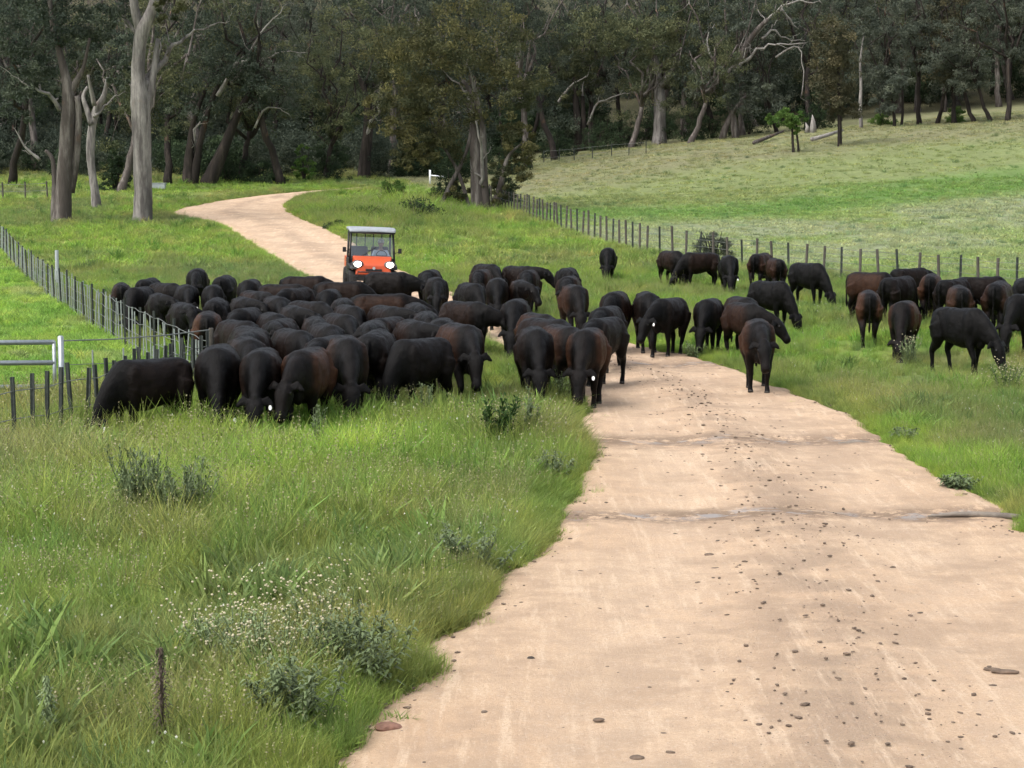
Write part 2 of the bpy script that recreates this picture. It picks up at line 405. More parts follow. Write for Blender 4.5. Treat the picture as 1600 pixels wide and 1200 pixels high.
# ------------------------------------------------------------------ plant colours of the place (albedo)
LF_Y = [20, 24, 26, 28, 30, 33, 83.5, 200]; LF_X = [-9.5, -7.4, -6.35, -5.3, -4.8, -5, -21.5, -60]
RF_Y = [40, 64, 80.8, 94, 109, 200]; RF_X = [25, 14.4, 5.45, 2.4, 0, -20]
def zones(x, y):
    left = (x < np.interp(y, LF_Y, LF_X)) & (y > 31.5)
    right = (x > np.interp(y, RF_Y, RF_X)) & (y > 40)
    return left, right
def veg_color(x, y):
    x = np.asarray(x, float); y = np.asarray(y, float)
    L = lambda a, b, t: np.asarray(a) * (1 - t[:, None]) + np.asarray(b) * t[:, None]
    n = fbm(x * .22, y * .16, 11); m = fbm(x * .6, y * .45, 21); q = fbm(x * .12, y * .07, 31)
    c = L((.185, .265, .065), (.21, .34, .055), sstep(.36, .60, n))
    c = L(c, (.28, .265, .11), sstep(.54, .70, m) * .5)
    c = L(c, (.135, .185, .085), sstep(.55, .7, q) * .6)
    near = sstep(27, 19, y) * (x < 1)
    c = L(c, (.20, .265, .08), near * .45)
    vivid = np.exp(-(((x + 3.2) / 2.3) ** 2 + ((y - 25.5) / 3.2) ** 2))
    c = L(c, (.26, .43, .06), np.clip(vivid * 1.3, 0, 1) * .9)
    pale = np.exp(-(((x + 6.5) / 2.4) ** 2 + ((y - 24.5) / 2.2) ** 2))
    c = L(c, (.31, .31, .15), np.clip(pale, 0, 1) * .8)
    left, right = zones(x, y)
    cl = L((.20, .36, .06), (.25, .40, .08), sstep(.4, .65, m)); cl = L(cl, (.36, .40, .18), sstep(.62, .72, n) * .7)
    c = np.where(left[:, None], cl, c)
    yy = y - .55 * np.clip(x, 0, 60) + (fbm(x * .08, y * .08, 41) - .5) * 12
    cr = L((.25, .33, .115), (.29, .345, .16), sstep(.4, .62, m) * sstep(55, 66, yy))
    cr = L(cr, (.33, .36, .23), sstep(66, 76, yy) * sstep(97, 90, yy) * sstep(.3, .55, n) * .85)
    cr = L(cr, (.15, .275, .07), sstep(91, 97, yy) * sstep(111, 103, yy) * (.65 + .35 * sstep(.35, .6, m)))
    cr = L(cr, (.25, .295, .12), sstep(104, 111, yy))
    cr = L(cr, (.27, .25, .15), sstep(118, 134, yy) * (.6 + .3 * sstep(.42, .6, m)))
    c = np.where(right[:, None], cr, c)
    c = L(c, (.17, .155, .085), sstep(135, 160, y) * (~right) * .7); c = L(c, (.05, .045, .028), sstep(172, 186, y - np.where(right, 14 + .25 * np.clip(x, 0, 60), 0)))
    f = fbm(x * 1.6, y * 1.1, 57, 3)
    c = L(c, c * np.array([1.25, 1.0, 1.15]), sstep(.5, .68, f) * .7 * ~right)
    c = L(c, c * np.array([.62, .72, .85]), sstep(.46, .30, f) * .6 * ~right)
    g = c.mean(1, keepdims=True); c = (g + (c - g) * .95) * np.where(right[:, None], np.array([[1.0, 1.03, .98]]), np.array([[1.03, 1.03, .95]]))
    return c * (.85 + .3 * vnoise(x * 2.7, y * 2.2, 51))[:, None]

# ------------------------------------------------------------------ ground sheet
ys = np.concatenate([np.arange(-80, 4, 6.0), np.arange(4, 70, .4), np.arange(70, 130, .8), np.arange(130, 240, 2.5), np.arange(240, 640, 12)])
xs = np.concatenate([np.arange(-420, -60, 15), np.arange(-60, -18, 1.5), np.arange(-18, 22, .35), np.arange(22, 66, 1.5), np.arange(66, 431, 15)])
GX, GY = np.meshgrid(xs, ys); gx, gy = GX.ravel(), GY.ravel()
rd = np.full(gx.shape, 50.0); nearm = (np.abs(gx) < 40) & (gy > -2) & (gy < 170); rd[nearm] = road_dist(gx[nearm], gy[nearm])
gz = height(gx, gy)
gz = gz + np.where(rd < 0, -.05 * sstep(0, -.4, rd), 0) + sstep(.2, 1.5, rd) * ((fbm(gx * .5, gy * .5, 61) - .5) * .22 * sstep(400, 60, np.abs(gy)))
nx, ny = len(xs), len(ys)
idx = np.arange(nx * ny).reshape(ny, nx)
F = np.stack([idx[:-1, :-1], idx[:-1, 1:], idx[1:, 1:], idx[1:, :-1]], -1).reshape(-1, 4)
gme = np_mesh('ground', np.stack([gx, gy, gz], -1), F, M['pasture'], True)
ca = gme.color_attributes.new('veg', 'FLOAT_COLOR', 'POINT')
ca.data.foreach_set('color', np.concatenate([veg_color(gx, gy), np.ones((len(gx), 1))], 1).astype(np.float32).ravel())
tag(link('ground', gme), kind='structure')
def ground_z(x, y):
    x = np.asarray(x, float); y = np.asarray(y, float); z = height(x, y); d = road_dist(x, y)
    return z + sstep(.2, 1.5, d) * ((fbm(x * .5, y * .5, 61) - .5) * .22)

# ------------------------------------------------------------------ road sheet
NU = 28; rows = []; ruv = []
SUB = 3
ELs = np.stack([np.interp(np.arange(0, len(EL) - 1 + 1e-6, 1 / SUB), np.arange(len(EL)), EL[:, k]) for k in (0, 1)], -1)
ERs = np.stack([np.interp(np.arange(0, len(ER) - 1 + 1e-6, 1 / SUB), np.arange(len(ER)), ER[:, k]) for k in (0, 1)], -1)
u = np.linspace(0, 1, NU + 1)
RP = ELs[:, None, :] * (1 - u)[None, :, None] + ERs[:, None, :] * u[None, :, None]
rx, ry = RP[..., 0].ravel(), RP[..., 1].ravel(); uu = np.tile(u, len(ELs))
rz = height(rx, ry) + .012 + (.035 * np.exp(-((uu - .5) / .13) ** 2)) - .03 * (np.exp(-((uu - .27) / .1) ** 2) + np.exp(-((uu - .7) / .1) ** 2))
rz += (fbm(rx * 1.3, ry * 1.3, 71) - .5) * .05 + (fbm(rx * 5, ry * 4, 73) - .5) * .022 + .03
for y0, k in ((21.3, .05), (27.4, .05)):
    wv = (fbm(rx * .9, ry * .9, 77) - .5) * 1.1; rz -= (.035 * np.exp(-((ry - k * rx - y0 + wv) / .16) ** 2) * sstep(.2, .7, uu) - .012 * np.exp(-((ry - k * rx - y0 - .4 + wv) / .3) ** 2)) * sstep(.35, .6, fbm(rx * .8, ry * .2, 79))
rz = rz - .05 * np.maximum(sstep(.05, 0, uu), sstep(.95, 1, uu))
idx = np.arange(len(rx)).reshape(-1, NU + 1)
F = np.stack([idx[:-1, :-1], idx[:-1, 1:], idx[1:, 1:], idx[1:, :-1]], -1).reshape(-1, 4)
rme = np_mesh('road', np.stack([rx, ry, rz], -1), F, M['road'], True)
a = rme.attributes.new('road_uv', 'FLOAT_VECTOR', 'POINT')
a.data.foreach_set('vector', np.stack([uu, np.repeat(np.arange(len(ELs)), NU + 1) * .1, uu * 0], -1).astype(np.float32).ravel())
tag(link('road', rme), kind='structure')


# ------------------------------------------------------------------ trees
def rand_dirs(n, rng):
    v = rng.normal(size=(n, 3)); return v / np.linalg.norm(v, axis=1, keepdims=True)
def leaf_mesh(name, clumps, mat, leaf=.2, per=60, seed=0, droop=.5, aspect=.36):
    """clumps (n,4): centre and radius; every leaf is a folded diamond"""
    rng = np.random.default_rng(seed); clumps = np.asarray(clumps, float)
    cl = np.repeat(clumps, per, axis=0); n = len(cl)
    d = rand_dirs(n, rng); rr = rng.random(n) ** .45
    c = cl[:, :3] + d * (rr * cl[:, 3])[:, None] * np.array([1, 1, .72])
    ax = rand_dirs(n, rng); ax[:, 2] -= droop; ax /= np.linalg.norm(ax, axis=1, keepdims=True)
    sd = np.cross(ax, rand_dirs(n, rng)); sd /= np.linalg.norm(sd, axis=1, keepdims=True) + 1e-9
    nm = np.cross(ax, sd); L = leaf * rng.uniform(.6, 1.4, n)[:, None]; W = L * aspect
    v = np.stack([c - ax * L * .5, c + sd * W * .5 + nm * W * .15, c + ax * L * .5, c - sd * W * .5 + nm * W * .15], 1).reshape(-1, 3)
    me = np_mesh(name, v, np.arange(n * 4).reshape(-1, 4), mat)
    tint = np.repeat(rng.random(len(clumps)) ** 1.8, per) * .8 + rng.random(n) * .2
    col = np.stack([tint, np.repeat(rng.random(len(clumps)), per) * .6 + rng.random(n) * .4, rng.random(n), np.ones(n)], -1)
    a = me.color_attributes.new('tint', 'FLOAT_COLOR', 'POINT')
    a.data.foreach_set('color', np.repeat(col, 4, axis=0).astype(np.float32).ravel()); return me
def wobble(p, q, n, amp, rng):
    p, q = np.array(p, float), np.array(q, float); L = np.linalg.norm(q - p)
    out = [p + (q - p) * k / n for k in range(n + 1)]
    for k in range(1, n): out[k] = out[k] + rng.normal(size=3) * amp * L
    return out
def generic_tree(seed, H, r0, spread, bark_m, leaf_m, low=.24, per=70, leaf=.21):
    """returns (trunk mesh, crown mesh) of a gum standing at the origin"""
    rng = np.random.default_rng(seed); mb = MB(); clumps = []
    fork = H * rng.uniform(low, low + .12); lean = rng.normal(size=2) * .05 * H
    top = np.array([lean[0], lean[1], fork])
    tr = wobble((0, 0, -.4), top, 7, .012, rng)
    mb.tube(tr, [r0 * (1.45 - .45 * min(1, k / 1.5)) * (1 - .3 * k / 7) for k in range(8)], 10, .07)
    nl = int(rng.integers(4, 7))
    for i in range(nl):
        a = 2 * math.pi * (i + rng.uniform(-.3, .3)) / nl; reach = spread * rng.uniform(.45, 1.0)
        end = np.array([lean[0] * 1.5 + math.cos(a) * reach, lean[1] * 1.5 + math.sin(a) * reach, H * rng.uniform(.45, .95)])
        if i == 0: end[:2] = lean * 2; end[2] = H * .95
        st = tr[-1 - int(rng.integers(0, 2))]
        lp = wobble(st, end, 6, .05, rng); rl = r0 * rng.uniform(.38, .55)
        mb.tube(lp, [rl * (1 - .8 * k / 6) + .015 for k in range(7)], 7, .08)
        for j in range(5):
            k = int(rng.integers(2, 7)); o = lp[k]
            e = o + rand_dirs(1, rng)[0] * spread * rng.uniform(.25, .5) + np.array([0, 0, rng.uniform(-.13, .08) * H])
            mb.tube(wobble(o, e, 3, .06, rng), [rl * .35, rl * .25, rl * .14, .012], 5, .05)
            for _ in range(6):
                cc = e + rng.normal(size=3) * np.array([.8, .8, .65]) * spread * .2; clumps.append([*cc, rng.uniform(.5, 1.05) * spread * .17])
    return mb.mesh('trunk', bark_m, True), leaf_mesh('crown', clumps, leaf_m, leaf, per, seed)

GEN = [generic_tree(101, 17, .29, 4.6, M['bark_dark'], M['leaf_dark']), generic_tree(102, 19, .32, 5.2, M['bark_grey'], M['leaf_olive']),
       generic_tree(103, 15, .25, 4.4, M['bark_dark'], M['leaf_olive'], .2), generic_tree(104, 20, .34, 5.0, M['bark_grey'], M['leaf_dark'], .28),
       generic_tree(105, 14, .2, 3.8, M['bark_dark'], M['leaf_grey'], .2), generic_tree(106, 16, .23, 4.2, M['bark_dark'], M['leaf_grey'], .22),
       generic_tree(107, 13, .2, 3.9, M['bark_dark'], M['leaf_brown'], .22)]
def place_tree(gi, px, py, sc, label, rz=None, Y=None, group='gum trees at the edge of the wood'):
    p = at(px, py) if Y is None else at_depth(px, py, Y)
    if Y is not None: p.z = float(height(p.x, p.y))
    e = empty('gum_tree', p, random.uniform(0, 6.28) if rz is None else rz); e.scale = (sc, sc, sc * random.uniform(.95, 1.06))
    link('trunk', GEN[gi][0], e); link('crown', GEN[gi][1], e)
    return tag(e, label, 'tree', group)

TREES = [
 (0, 18, 287, .95, 'dark gum leaning over the far left edge of the picture'),
 (3, 58, 268, .9, 'thin dark gum behind the two leftmost big trunks'),
 (1, 188, 300, .85, 'short dark gum just left of the tall pale trunk'),
 (0, 262, 288, .9, 'dark gum right behind the tall pale trunk'),
 (2, 372, 284, .95, 'dark spreading gum over the far bend of the road'),
 (0, 440, 287, 1.0, 'thick black-trunked gum at the far bend of the road'),
 (2, 505, 280, .8, 'low dark gum where the road vanishes'),
 (3, 612, 272, .9, 'straight dark-trunked gum left of the many-stemmed tree'),
 (0, 668, 268, .95, 'dark gum behind the white fence end post'),
 (3, 826, 262, .9, 'dark gum just right of the many-stemmed tree'),
 (0, 868, 250, .95, 'dark gum at the corner of the right paddock'),
 (1, 985, 232, .9, 'olive crowned gum left of the grey paddock-edge trunk'),
 (1, 1078, 224, .85, 'olive gum right of the grey paddock-edge trunk'),
 (3, 1160, 212, .8, 'dark gum behind the bare white-limbed tree'),
 (4, 1215, 206, .85, 'grey-green gum behind the small bright green tree'),
 (0, 1262, 202, .95, 'dark gum behind the pale broken stump'),
 (5, 1378, 196, .7, 'grey-green gum behind the round-crowned small tree'),
 (5, 1436, 194, .9, 'grey-green gum with a forked dark trunk on the ridge'),
 (4, 1464, 193, .95, 'slim grey gum, sixth trunk from the right on the ridge'),
 (5, 1492, 192, .9, 'slim grey gum, fifth trunk from the right on the ridge'),
 (6, 1522, 191, 1.0, 'brownish gum, fourth trunk from the right on the ridge'),
 (4, 1550, 190, .9, 'slim grey gum, third trunk from the right on the ridge'),
 (5, 1576, 189, 1.0, 'grey gum, second trunk from the right on the ridge'),
 (6, 1606, 188, .95, 'brownish gum at the far right edge of the ridge'),
]
for gi, px, py, sc, lab in TREES: place_tree(gi, px, py, sc, lab)

def px_tree(name, label, base, stems, crowns, bark_m, leaf_m, leaf=.19, per=80, limbs=(), limb_m=None, seed=1, group=None, clr=.17, dY=0):
    """stems and limbs as traced outlines (px, py, radius px) stood up in the plane of the foot, then pushed in depth"""
    rng = np.random.default_rng(seed); b = at(*base); Y = b.y + dY; s = F_PX / Y
    if dY: b = at_depth(base[0], base[1], Y); b.z = float(height(b.x, b.y))
    e = empty(name, b)
    def path(pl, d0, slope):
        pts = []; rad = []; n = len(pl)
        for i, (px, py, r) in enumerate(pl):
            q = at_depth(px, py, Y); pts.append((q.x - b.x, d0 + slope * (i / max(1, n - 1)) * (2.0), q.z - b.z)); rad.append(r / s)
        P = catmull(np.array(pts), 3); Rr = np.interp(np.linspace(0, n - 1, len(P)), np.arange(n), rad); return P, Rr
    mb = MB()
    for st in stems:
        P, Rr = path(st, 0 if st is stems[0] else rng.uniform(-.15, .15), rng.uniform(-.3, .3))
        P[0][2] = min(P[0][2], -.3) if st[0][1] >= base[1] - 12 else P[0][2]
        mb.tube(P, Rr, 14, .05)
    mb.build('trunk', bark_m, e, True)
    for lb in limbs:
        P, Rr = path(lb, 0, rng.uniform(-1, 1)); P = np.array(P); Ln = np.linalg.norm(P[-1] - P[0])
        P[1:-1] += rng.normal(size=(len(P) - 2, 3)) * .018 * Ln; Rr = Rr * np.linspace(1, .35, len(Rr)); m2 = MB(); m2.tube(P, Rr, 8, .1)
        for k in range(2, len(P), 2):
            tw = P[k] + (P[min(k + 1, len(P) - 1)] - P[k - 1]) * rng.uniform(.4, .9) + rand_dirs(1, rng)[0] * Ln * rng.uniform(.1, .25) + np.array([0, 0, .06 * Ln])
            m2.tube(wobble(P[k], tw, 4, .08, rng), [Rr[k] * .55, Rr[k] * .42, Rr[k] * .3, Rr[k] * .2, .006], 5, .05)
        m2.build('limb', limb_m or bark_m, e, True)
    cl = []
    for px, py, rx, ry, dep, n in crowns:
        q = at_depth(px, py, Y); c = np.array([q.x - b.x, 0, q.z - b.z])
        for _ in range(n):
            d = rand_dirs(1, rng)[0] * rng.random() ** .4
            r = max(rx, ry) / s * clr * rng.uniform(.7, 1.4)
            cl.append([*(c + d * np.array([rx / s, dep, ry / s])), r])
    link('crown', leaf_mesh('crown', cl, leaf_m, leaf, per, seed), e)
    return tag(e, label, 'tree', group)

px_tree('gum_tree', 'tall gum with a thick pale grey trunk forking high above the road', (222, 346),
        [[(222, 350, 17), (223, 335, 15), (224, 300, 14), (223, 250, 14), (222, 200, 14.5), (220, 160, 15), (217, 120, 11), (219, 80, 10), (224, 50, 11), (240, 15, 8), (252, -40, 6), (262, -110, 4)],
         [(224, 190, 8), (233, 150, 7), (240, 110, 5), (246, 60, 3)], [(222, 55, 8), (213, 20, 7), (208, -30, 6), (196, -90, 4)]],
        [(215, -110, 130, 60, 4.5, 60), (262, 18, 42, 26, 1.8, 14), (300, -70, 70, 50, 3, 30), (90, -60, 80, 50, 3, 30)], M['bark_pale'], M['leaf_olive'],
        limbs=[[(225, 140, 6.5), (240, 108, 6), (262, 84, 5), (275, 62, 4), (300, 45, 3), (335, 36, 2), (352, 30, 1)], [(214, 52, 4), (203, 38, 3), (190, 20, 2.2), (178, 0, 1.5), (165, -30, 1)]], seed=11)
px_tree('gum_tree', 'leftmost dark brown-barked gum with a split trunk beside the fence', (97, 346),
        [[(95, 350, 17), (98, 330, 14), (100, 290, 12.5), (104, 240, 12), (107, 190, 11), (108, 150, 10), (104, 120, 7), (94, 80, 5), (84, 40, 4), (78, -20, 3)],
         [(108, 300, 8), (116, 260, 7), (121, 220, 6), (124, 180, 5), (122, 150, 4)], [(108, 150, 7), (122, 125, 5), (132, 105, 3), (142, 60, 2)], [(84, 335, 5), (85, 290, 4), (82, 250, 3.5), (70, 235, 2.5)]],
        [(60, 60, 75, 60, 3, 60), (130, 20, 70, 50, 3, 45), (40, 150, 50, 40, 2.5, 28), (30, -30, 80, 40, 3, 30)], M['bark_grey'], M['leaf_dark'],
        limbs=[[(94, 172, 4), (82, 152, 3.4), (66, 142, 2.6), (48, 132, 2), (30, 120, 1.5), (8, 100, 1)], [(62, 250, 3), (45, 235, 2.4), (30, 210, 1.8), (22, 200, 1)]], limb_m=M['bark_dead'], seed=12)
px_tree('gum_tree', 'gum with a slim cream-white trunk and dead pale forks', (150, 326),
        [[(152, 330, 9), (148, 300, 6.5), (142, 260, 6), (140, 230, 6.5), (143, 195, 6), (150, 168, 6), (160, 150, 4), (166, 120, 2.5)], [(143, 195, 5), (134, 170, 4), (128, 150, 3), (134, 135, 2)], [(148, 165, 4), (144, 140, 3), (141, 118, 2)]],
        [(160, 60, 60, 50, 2.5, 40), (185, 130, 35, 40, 1.8, 16)], M['bark_pale'], M['leaf_dark'],
        limbs=[[(146, 182, 3), (160, 165, 2), (172, 150, 1.5), (186, 140, 1)]], limb_m=M['bark_dead'], seed=13)
px_tree('gum_tree', 'dark gum with pale bark strips leaning right over the bend', (300, 288),
        [[(296, 292, 13), (294, 262, 8), (298, 220, 6), (302, 190, 4), (320, 140, 3), (345, 100, 2)], [(302, 290, 8), (308, 250, 6), (314, 215, 5), (330, 160, 4), (352, 110, 3), (385, 70, 2), (430, 40, 1)], [(322, 292, 14), (336, 262, 11), (352, 225, 8), (370, 180, 6), (392, 140, 4), (410, 95, 2)]],
        [(330, 80, 80, 60, 3, 55), (420, 130, 70, 55, 3, 45), (300, 160, 55, 40, 2.5, 26)], M['bark_dark'], M['leaf_dark'],
        limbs=[[(299, 270, 3), (302, 230, 3), (310, 195, 2.5), (326, 172, 2)], [(362, 130, 3.5), (380, 108, 2.6), (410, 92, 2), (440, 82, 1.6), (476, 80, 1)], [(340, 150, 4), (362, 112, 3.2), (392, 80, 2.6), (420, 45, 2.2), (446, 14, 1.6)],
               [(372, 175, 2.4), (396, 160, 2), (412, 128, 1.6), (416, 100, 1)], [(398, 200, 2), (412, 172, 2), (436, 170, 1.6), (455, 182, 1.2)]], limb_m=M['bark_dead'], seed=14)
px_tree('gum_tree', 'fork-trunked gum with a short pale limb left of centre', (572, 278),
        [[(568, 282, 11), (570, 250, 9), (574, 215, 8), (576, 180, 8), (572, 150, 5), (560, 120, 3), (545, 95, 2)], [(576, 185, 6), (590, 160, 4.5), (598, 140, 3), (600, 110, 2)]],
        [(560, 70, 85, 55, 3, 60), (510, 130, 60, 50, 3, 40), (620, 110, 50, 55, 2.5, 30)], M['bark_dark'], M['leaf_olive'],
        limbs=[[(572, 215, 4), (580, 192, 3.2), (592, 175, 2.4), (598, 150, 2.4), (596, 138, 1.5)]], limb_m=M['bark_dead'], seed=15)
px_tree('gum_tree', 'many-stemmed gum with streaked pale limbs beside the right-hand fence', (748, 330),
        [[(748, 334, 14), (746, 310, 11), (744, 270, 9), (742, 230, 8), (742, 190, 5), (738, 150, 4), (722, 125, 2.6)], [(760, 330, 8), (757, 290, 6), (756, 240, 5), (754, 200, 5), (748, 170, 4), (742, 140, 3), (734, 118, 2)],
         [(684, 332, 3.4), (696, 306, 3.4), (706, 284, 3.4), (720, 258, 3), (732, 225, 3), (736, 190, 2), (728, 160, 1)], [(736, 332, 3.2), (728, 306, 3), (720, 280, 3), (706, 250, 2.4), (684, 215, 2), (670, 180, 1)], [(772, 325, 7), (782, 290, 5), (792, 250, 3), (806, 232, 2), (820, 222, 1.2)]],
        [(640, 80, 75, 50, 3.2, 70), (625, 165, 55, 50, 2.6, 44), (650, 235, 45, 30, 2.0, 26), (740, 60, 90, 60, 3.6, 90), (810, 130, 60, 60, 3, 45), (690, 170, 80, 55, 3, 60), (820, 215, 45, 35, 2.2, 30), (800, 262, 32, 26, 1.6, 22), (680, 228, 60, 30, 2.2, 34), (720, 300, 26, 20, 1.2, 12), (778, 300, 24, 22, 1.2, 14)],
        M['bark_grey'], M['leaf_centre'], limbs=[[(748, 168, 3.4), (736, 148, 3), (722, 138, 2.4), (700, 115, 1.8), (672, 98, 1)], [(734, 156, 2), (730, 138, 1.8), (726, 118, 1.2)], [(738, 158, 1.8), (738, 130, 1.5), (734, 108, 1)], [(745, 180, 2), (728, 172, 1.6), (716, 162, 1)],
               [(752, 300, 4), (753, 260, 4), (750, 225, 3.6), (744, 190, 2.8)]], limb_m=M['bark_dead'], seed=16, leaf=.17, per=110, clr=.2)
px_tree('gum_tree', 'solitary gum with a pale grey forked trunk at the edge of the right paddock', (1030, 226),
        [[(1030, 230, 13), (1031, 205, 10), (1031, 170, 9), (1030, 140, 8), (1027, 110, 5), (1023, 80, 3.4), (1026, 58, 2.5)], [(1032, 135, 5), (1043, 120, 4), (1052, 105, 3), (1060, 80, 2)]],
        [(1000, 60, 70, 40, 4, 45), (1060, 40, 60, 40, 4, 40), (950, 40, 70, 40, 4, 45)], M['bark_pale'], M['leaf_olive'], seed=17, leaf=.28)
px_tree('gum_tree', 'half-dead gum with bare white crooked limbs right of centre', (1150, 216),
        [[(1128, 214, 6), (1140, 185, 4), (1152, 165, 3), (1165, 150, 2)], [(1130, 130, 4), (1150, 110, 5), (1160, 80, 5), (1180, 50, 4), (1200, 30, 3)], [(1150, 216, 6), (1143, 170, 5), (1135, 135, 5), (1146, 112, 4)]],
        [(1120, 130, 50, 45, 3, 26), (1180, 150, 55, 40, 3, 30), (1130, 40, 50, 40, 3, 26)], M['bark_grey'], M['leaf_grey'],
        limbs=[[(1135, 125, 3), (1155, 85, 3), (1175, 62, 2.4), (1195, 36, 2), (1185, 15, 1.4)], [(1140, 118, 3.4), (1172, 92, 3), (1190, 75, 2.6), (1222, 70, 2.4), (1258, 68, 1.6)], [(1218, 12, 2), (1236, 32, 2.2), (1250, 44, 1.6)],
               [(1200, 30, 2), (1220, 10, 2), (1260, 4, 1.6), (1282, 8, 1)], [(1190, 60, 2), (1212, 48, 2), (1230, 60, 1.6), (1262, 62, 1.2)], [(1112, 90, 2), (1106, 60, 1.8), (1120, 35, 1.4)], [(1212, 90, 1.8), (1240, 74, 1.6), (1252, 95, 1.4), (1250, 150, 2.4)]], limb_m=M['bark_dead'], seed=18, leaf=.28)
px_tree('gum_tree', 'grey gum with twisted pale limbs above the far green fence', (905, 236),
        [[(905, 240, 9), (903, 200, 6), (900, 160, 5), (898, 120, 3)], [(915, 236, 6), (912, 190, 4), (910, 150, 3)]],
        [(890, 70, 60, 50, 3, 45), (930, 110, 50, 45, 3, 32), (870, 140, 40, 35, 2.4, 20)], M['bark_dark'], M['leaf_olive'],
        limbs=[[(868, 165, 2.4), (882, 148, 2.6), (896, 132, 2), (915, 120, 1.6)], [(918, 195, 2), (935, 160, 2), (965, 150, 2), (990, 142, 1.4)], [(912, 165, 2.4), (910, 140, 2), (912, 128, 1.2)]], limb_m=M['bark_dead'], seed=19, leaf=.28)
px_tree('paddock_tree', 'brownish drooping gum standing alone on a thin trunk in the paddock', (1312, 228),
        [[(1312, 232, 4), (1312, 205, 3.4), (1311, 170, 3), (1310, 130, 2.4), (1308, 80, 1.6), (1300, 40, 1)]],
        [(1300, 60, 38, 40, 2.4, 42), (1305, 120, 40, 45, 2.6, 55), (1310, 165, 34, 30, 2.2, 32)], M['bark_dark'], M['leaf_brown'], seed=20, leaf=.24, clr=.26)
px_tree('paddock_tree', 'small bright green tree on two thin stems in the paddock', (1243, 238),
        [[(1240, 240, 2.4), (1239, 222, 2), (1238, 200, 1.6), (1232, 182, 1)], [(1248, 240, 2), (1247, 222, 1.8), (1245, 200, 1.4), (1250, 178, 1)]],
        [(1228, 185, 22, 15, 1.3, 26), (1245, 190, 18, 18, 1.2, 20), (1205, 188, 12, 9, .8, 8)], M['bark_dark'], M['leaf_green'], seed=21, leaf=.2, clr=.26)
px_tree('paddock_tree', 'slender white-trunked sapling at the ridge line', (1345, 200),
        [[(1346, 204, 3.2), (1344, 170, 2.8), (1345, 130, 2.4), (1344, 95, 1.8), (1350, 50, 1)]], [(1348, 40, 26, 30, 2, 24)], M['bark_pale'], M['leaf_grey'], seed=22, leaf=.26, clr=.26)
px_tree('paddock_tree', 'small gum with a round grey-green crown on the ridge', (1400, 198),
        [[(1398, 202, 3), (1397, 175, 2.4), (1394, 140, 2)], [(1408, 200, 2.4), (1410, 175, 2), (1408, 140, 1.5)]], [(1393, 125, 32, 27, 2.6, 60), (1385, 160, 26, 16, 2, 22)], M['bark_dark'], M['leaf_grey'], seed=23, leaf=.24, clr=.24)

# dark shrubs of the understorey
def shrub(px, py, rx, ry, label, mat='leaf_shrub', per=60, leaf=.16, seed=1, n=40, name='shrub', group='dark shrubs under the gums', Y=None):
    b = at(px, py); s = F_PX / b.y; rng = np.random.default_rng(seed); e = empty(name, b)
    mb = MB(); cl = []
    for k in range(6):
        a = k * 1.05 + rng.uniform(0, .6); tip = np.array([math.cos(a) * rx / s * .5, math.sin(a) * rx / s * .4, ry / s * rng.uniform(.6, 1.1)])
        mb.tube(wobble((0, 0, -.1), tip, 3, .06, rng), [.05, .035, .02, .01], 5)
    mb.build('stem', M['bark_dark'], e)
    for _ in range(n * 2):
        d = rand_dirs(1, rng)[0] * rng.random() ** .4; d[2] = abs(d[2]) * 1.7 - .05
        cl.append([d[0] * rx / s, d[1] * rx / s * .8, max(.05, d[2] * ry / s * .62), rng.uniform(.7, 1.4) * rx / s * .2])
    link('foliage', leaf_mesh('foliage', cl, M[mat], leaf, per, seed), e)
    return tag(e, label, 'shrub', group)
for i, (px, py, rx, ry, lab) in enumerate([
    (355, 284, 45, 45, 'dark shrub under the leaning gum at the bend'), (512, 280, 34, 70, 'tall dark shrub where the road vanishes'),
    (640, 276, 34, 50, 'dark shrub behind the roadside weed mound'), (795, 272, 36, 50, 'dark rounded shrub behind the many-stemmed tree'),
    (870, 246, 34, 48, 'dark shrub at the far corner of the paddock fence'), (940, 236, 36, 55, 'dark shrub right of the far green fence'),
    (985, 230, 30, 60, 'dark shrub touching the left side of the grey paddock-edge trunk'), (1072, 222, 36, 70, 'tall dark shrub right of the grey paddock-edge trunk'),
    (1112, 216, 32, 60, 'dark shrub under the bare white-limbed tree'), (1170, 210, 36, 60, 'dark shrub left of the small bright green tree'),
    (1276, 202, 32, 60, 'dark shrub behind the pale broken stump'), (180, 298, 26, 60, 'dark shrub between the pale gum trunks'), (410, 286, 36, 36, 'low dark shrub left of the black-trunked gum')]):
    shrub(px, py, rx, ry, lab, seed=40 + i)
shrub(1380, 196, 22, 22, 'bright green low shrub under the round-crowned tree', 'leaf_green', seed=60, n=20, group='green shrubs at the wood edge')
shrub(1492, 191, 20, 24, 'bright green shrub among the ridge trunks', 'leaf_green', seed=61, n=20, group='green shrubs at the wood edge')
shrub(475, 282, 20, 55, 'bright green sapling glimpsed between dark trunks at the bend', 'leaf_green', seed=62, n=20, group='green shrubs at the wood edge')
shrub(1112, 400, 34, 36, 'grey-green rounded bush growing through the right fence', 'leaf_grey', seed=63, n=34, leaf=.09, group='roadside bushes')
shrub(612, 318, 26, 40, 'leafy green bush on the roadside mound', 'leaf_green', seed=64, n=30, leaf=.12, group='roadside bushes')
shrub(655, 345, 40, 34, 'low dark green bush right of the buggy', 'leaf_shrub', seed=65, n=34, leaf=.11, group='roadside bushes')
shrub(575, 345, 40, 22, 'low weedy bush just above the buggy roof', 'leaf_green', seed=66, n=30, leaf=.10, group='roadside bushes')
shrub(700, 322, 30, 62, 'dark shrub hugging the left foot of the many-stemmed gum', seed=68, n=50, leaf=.12)
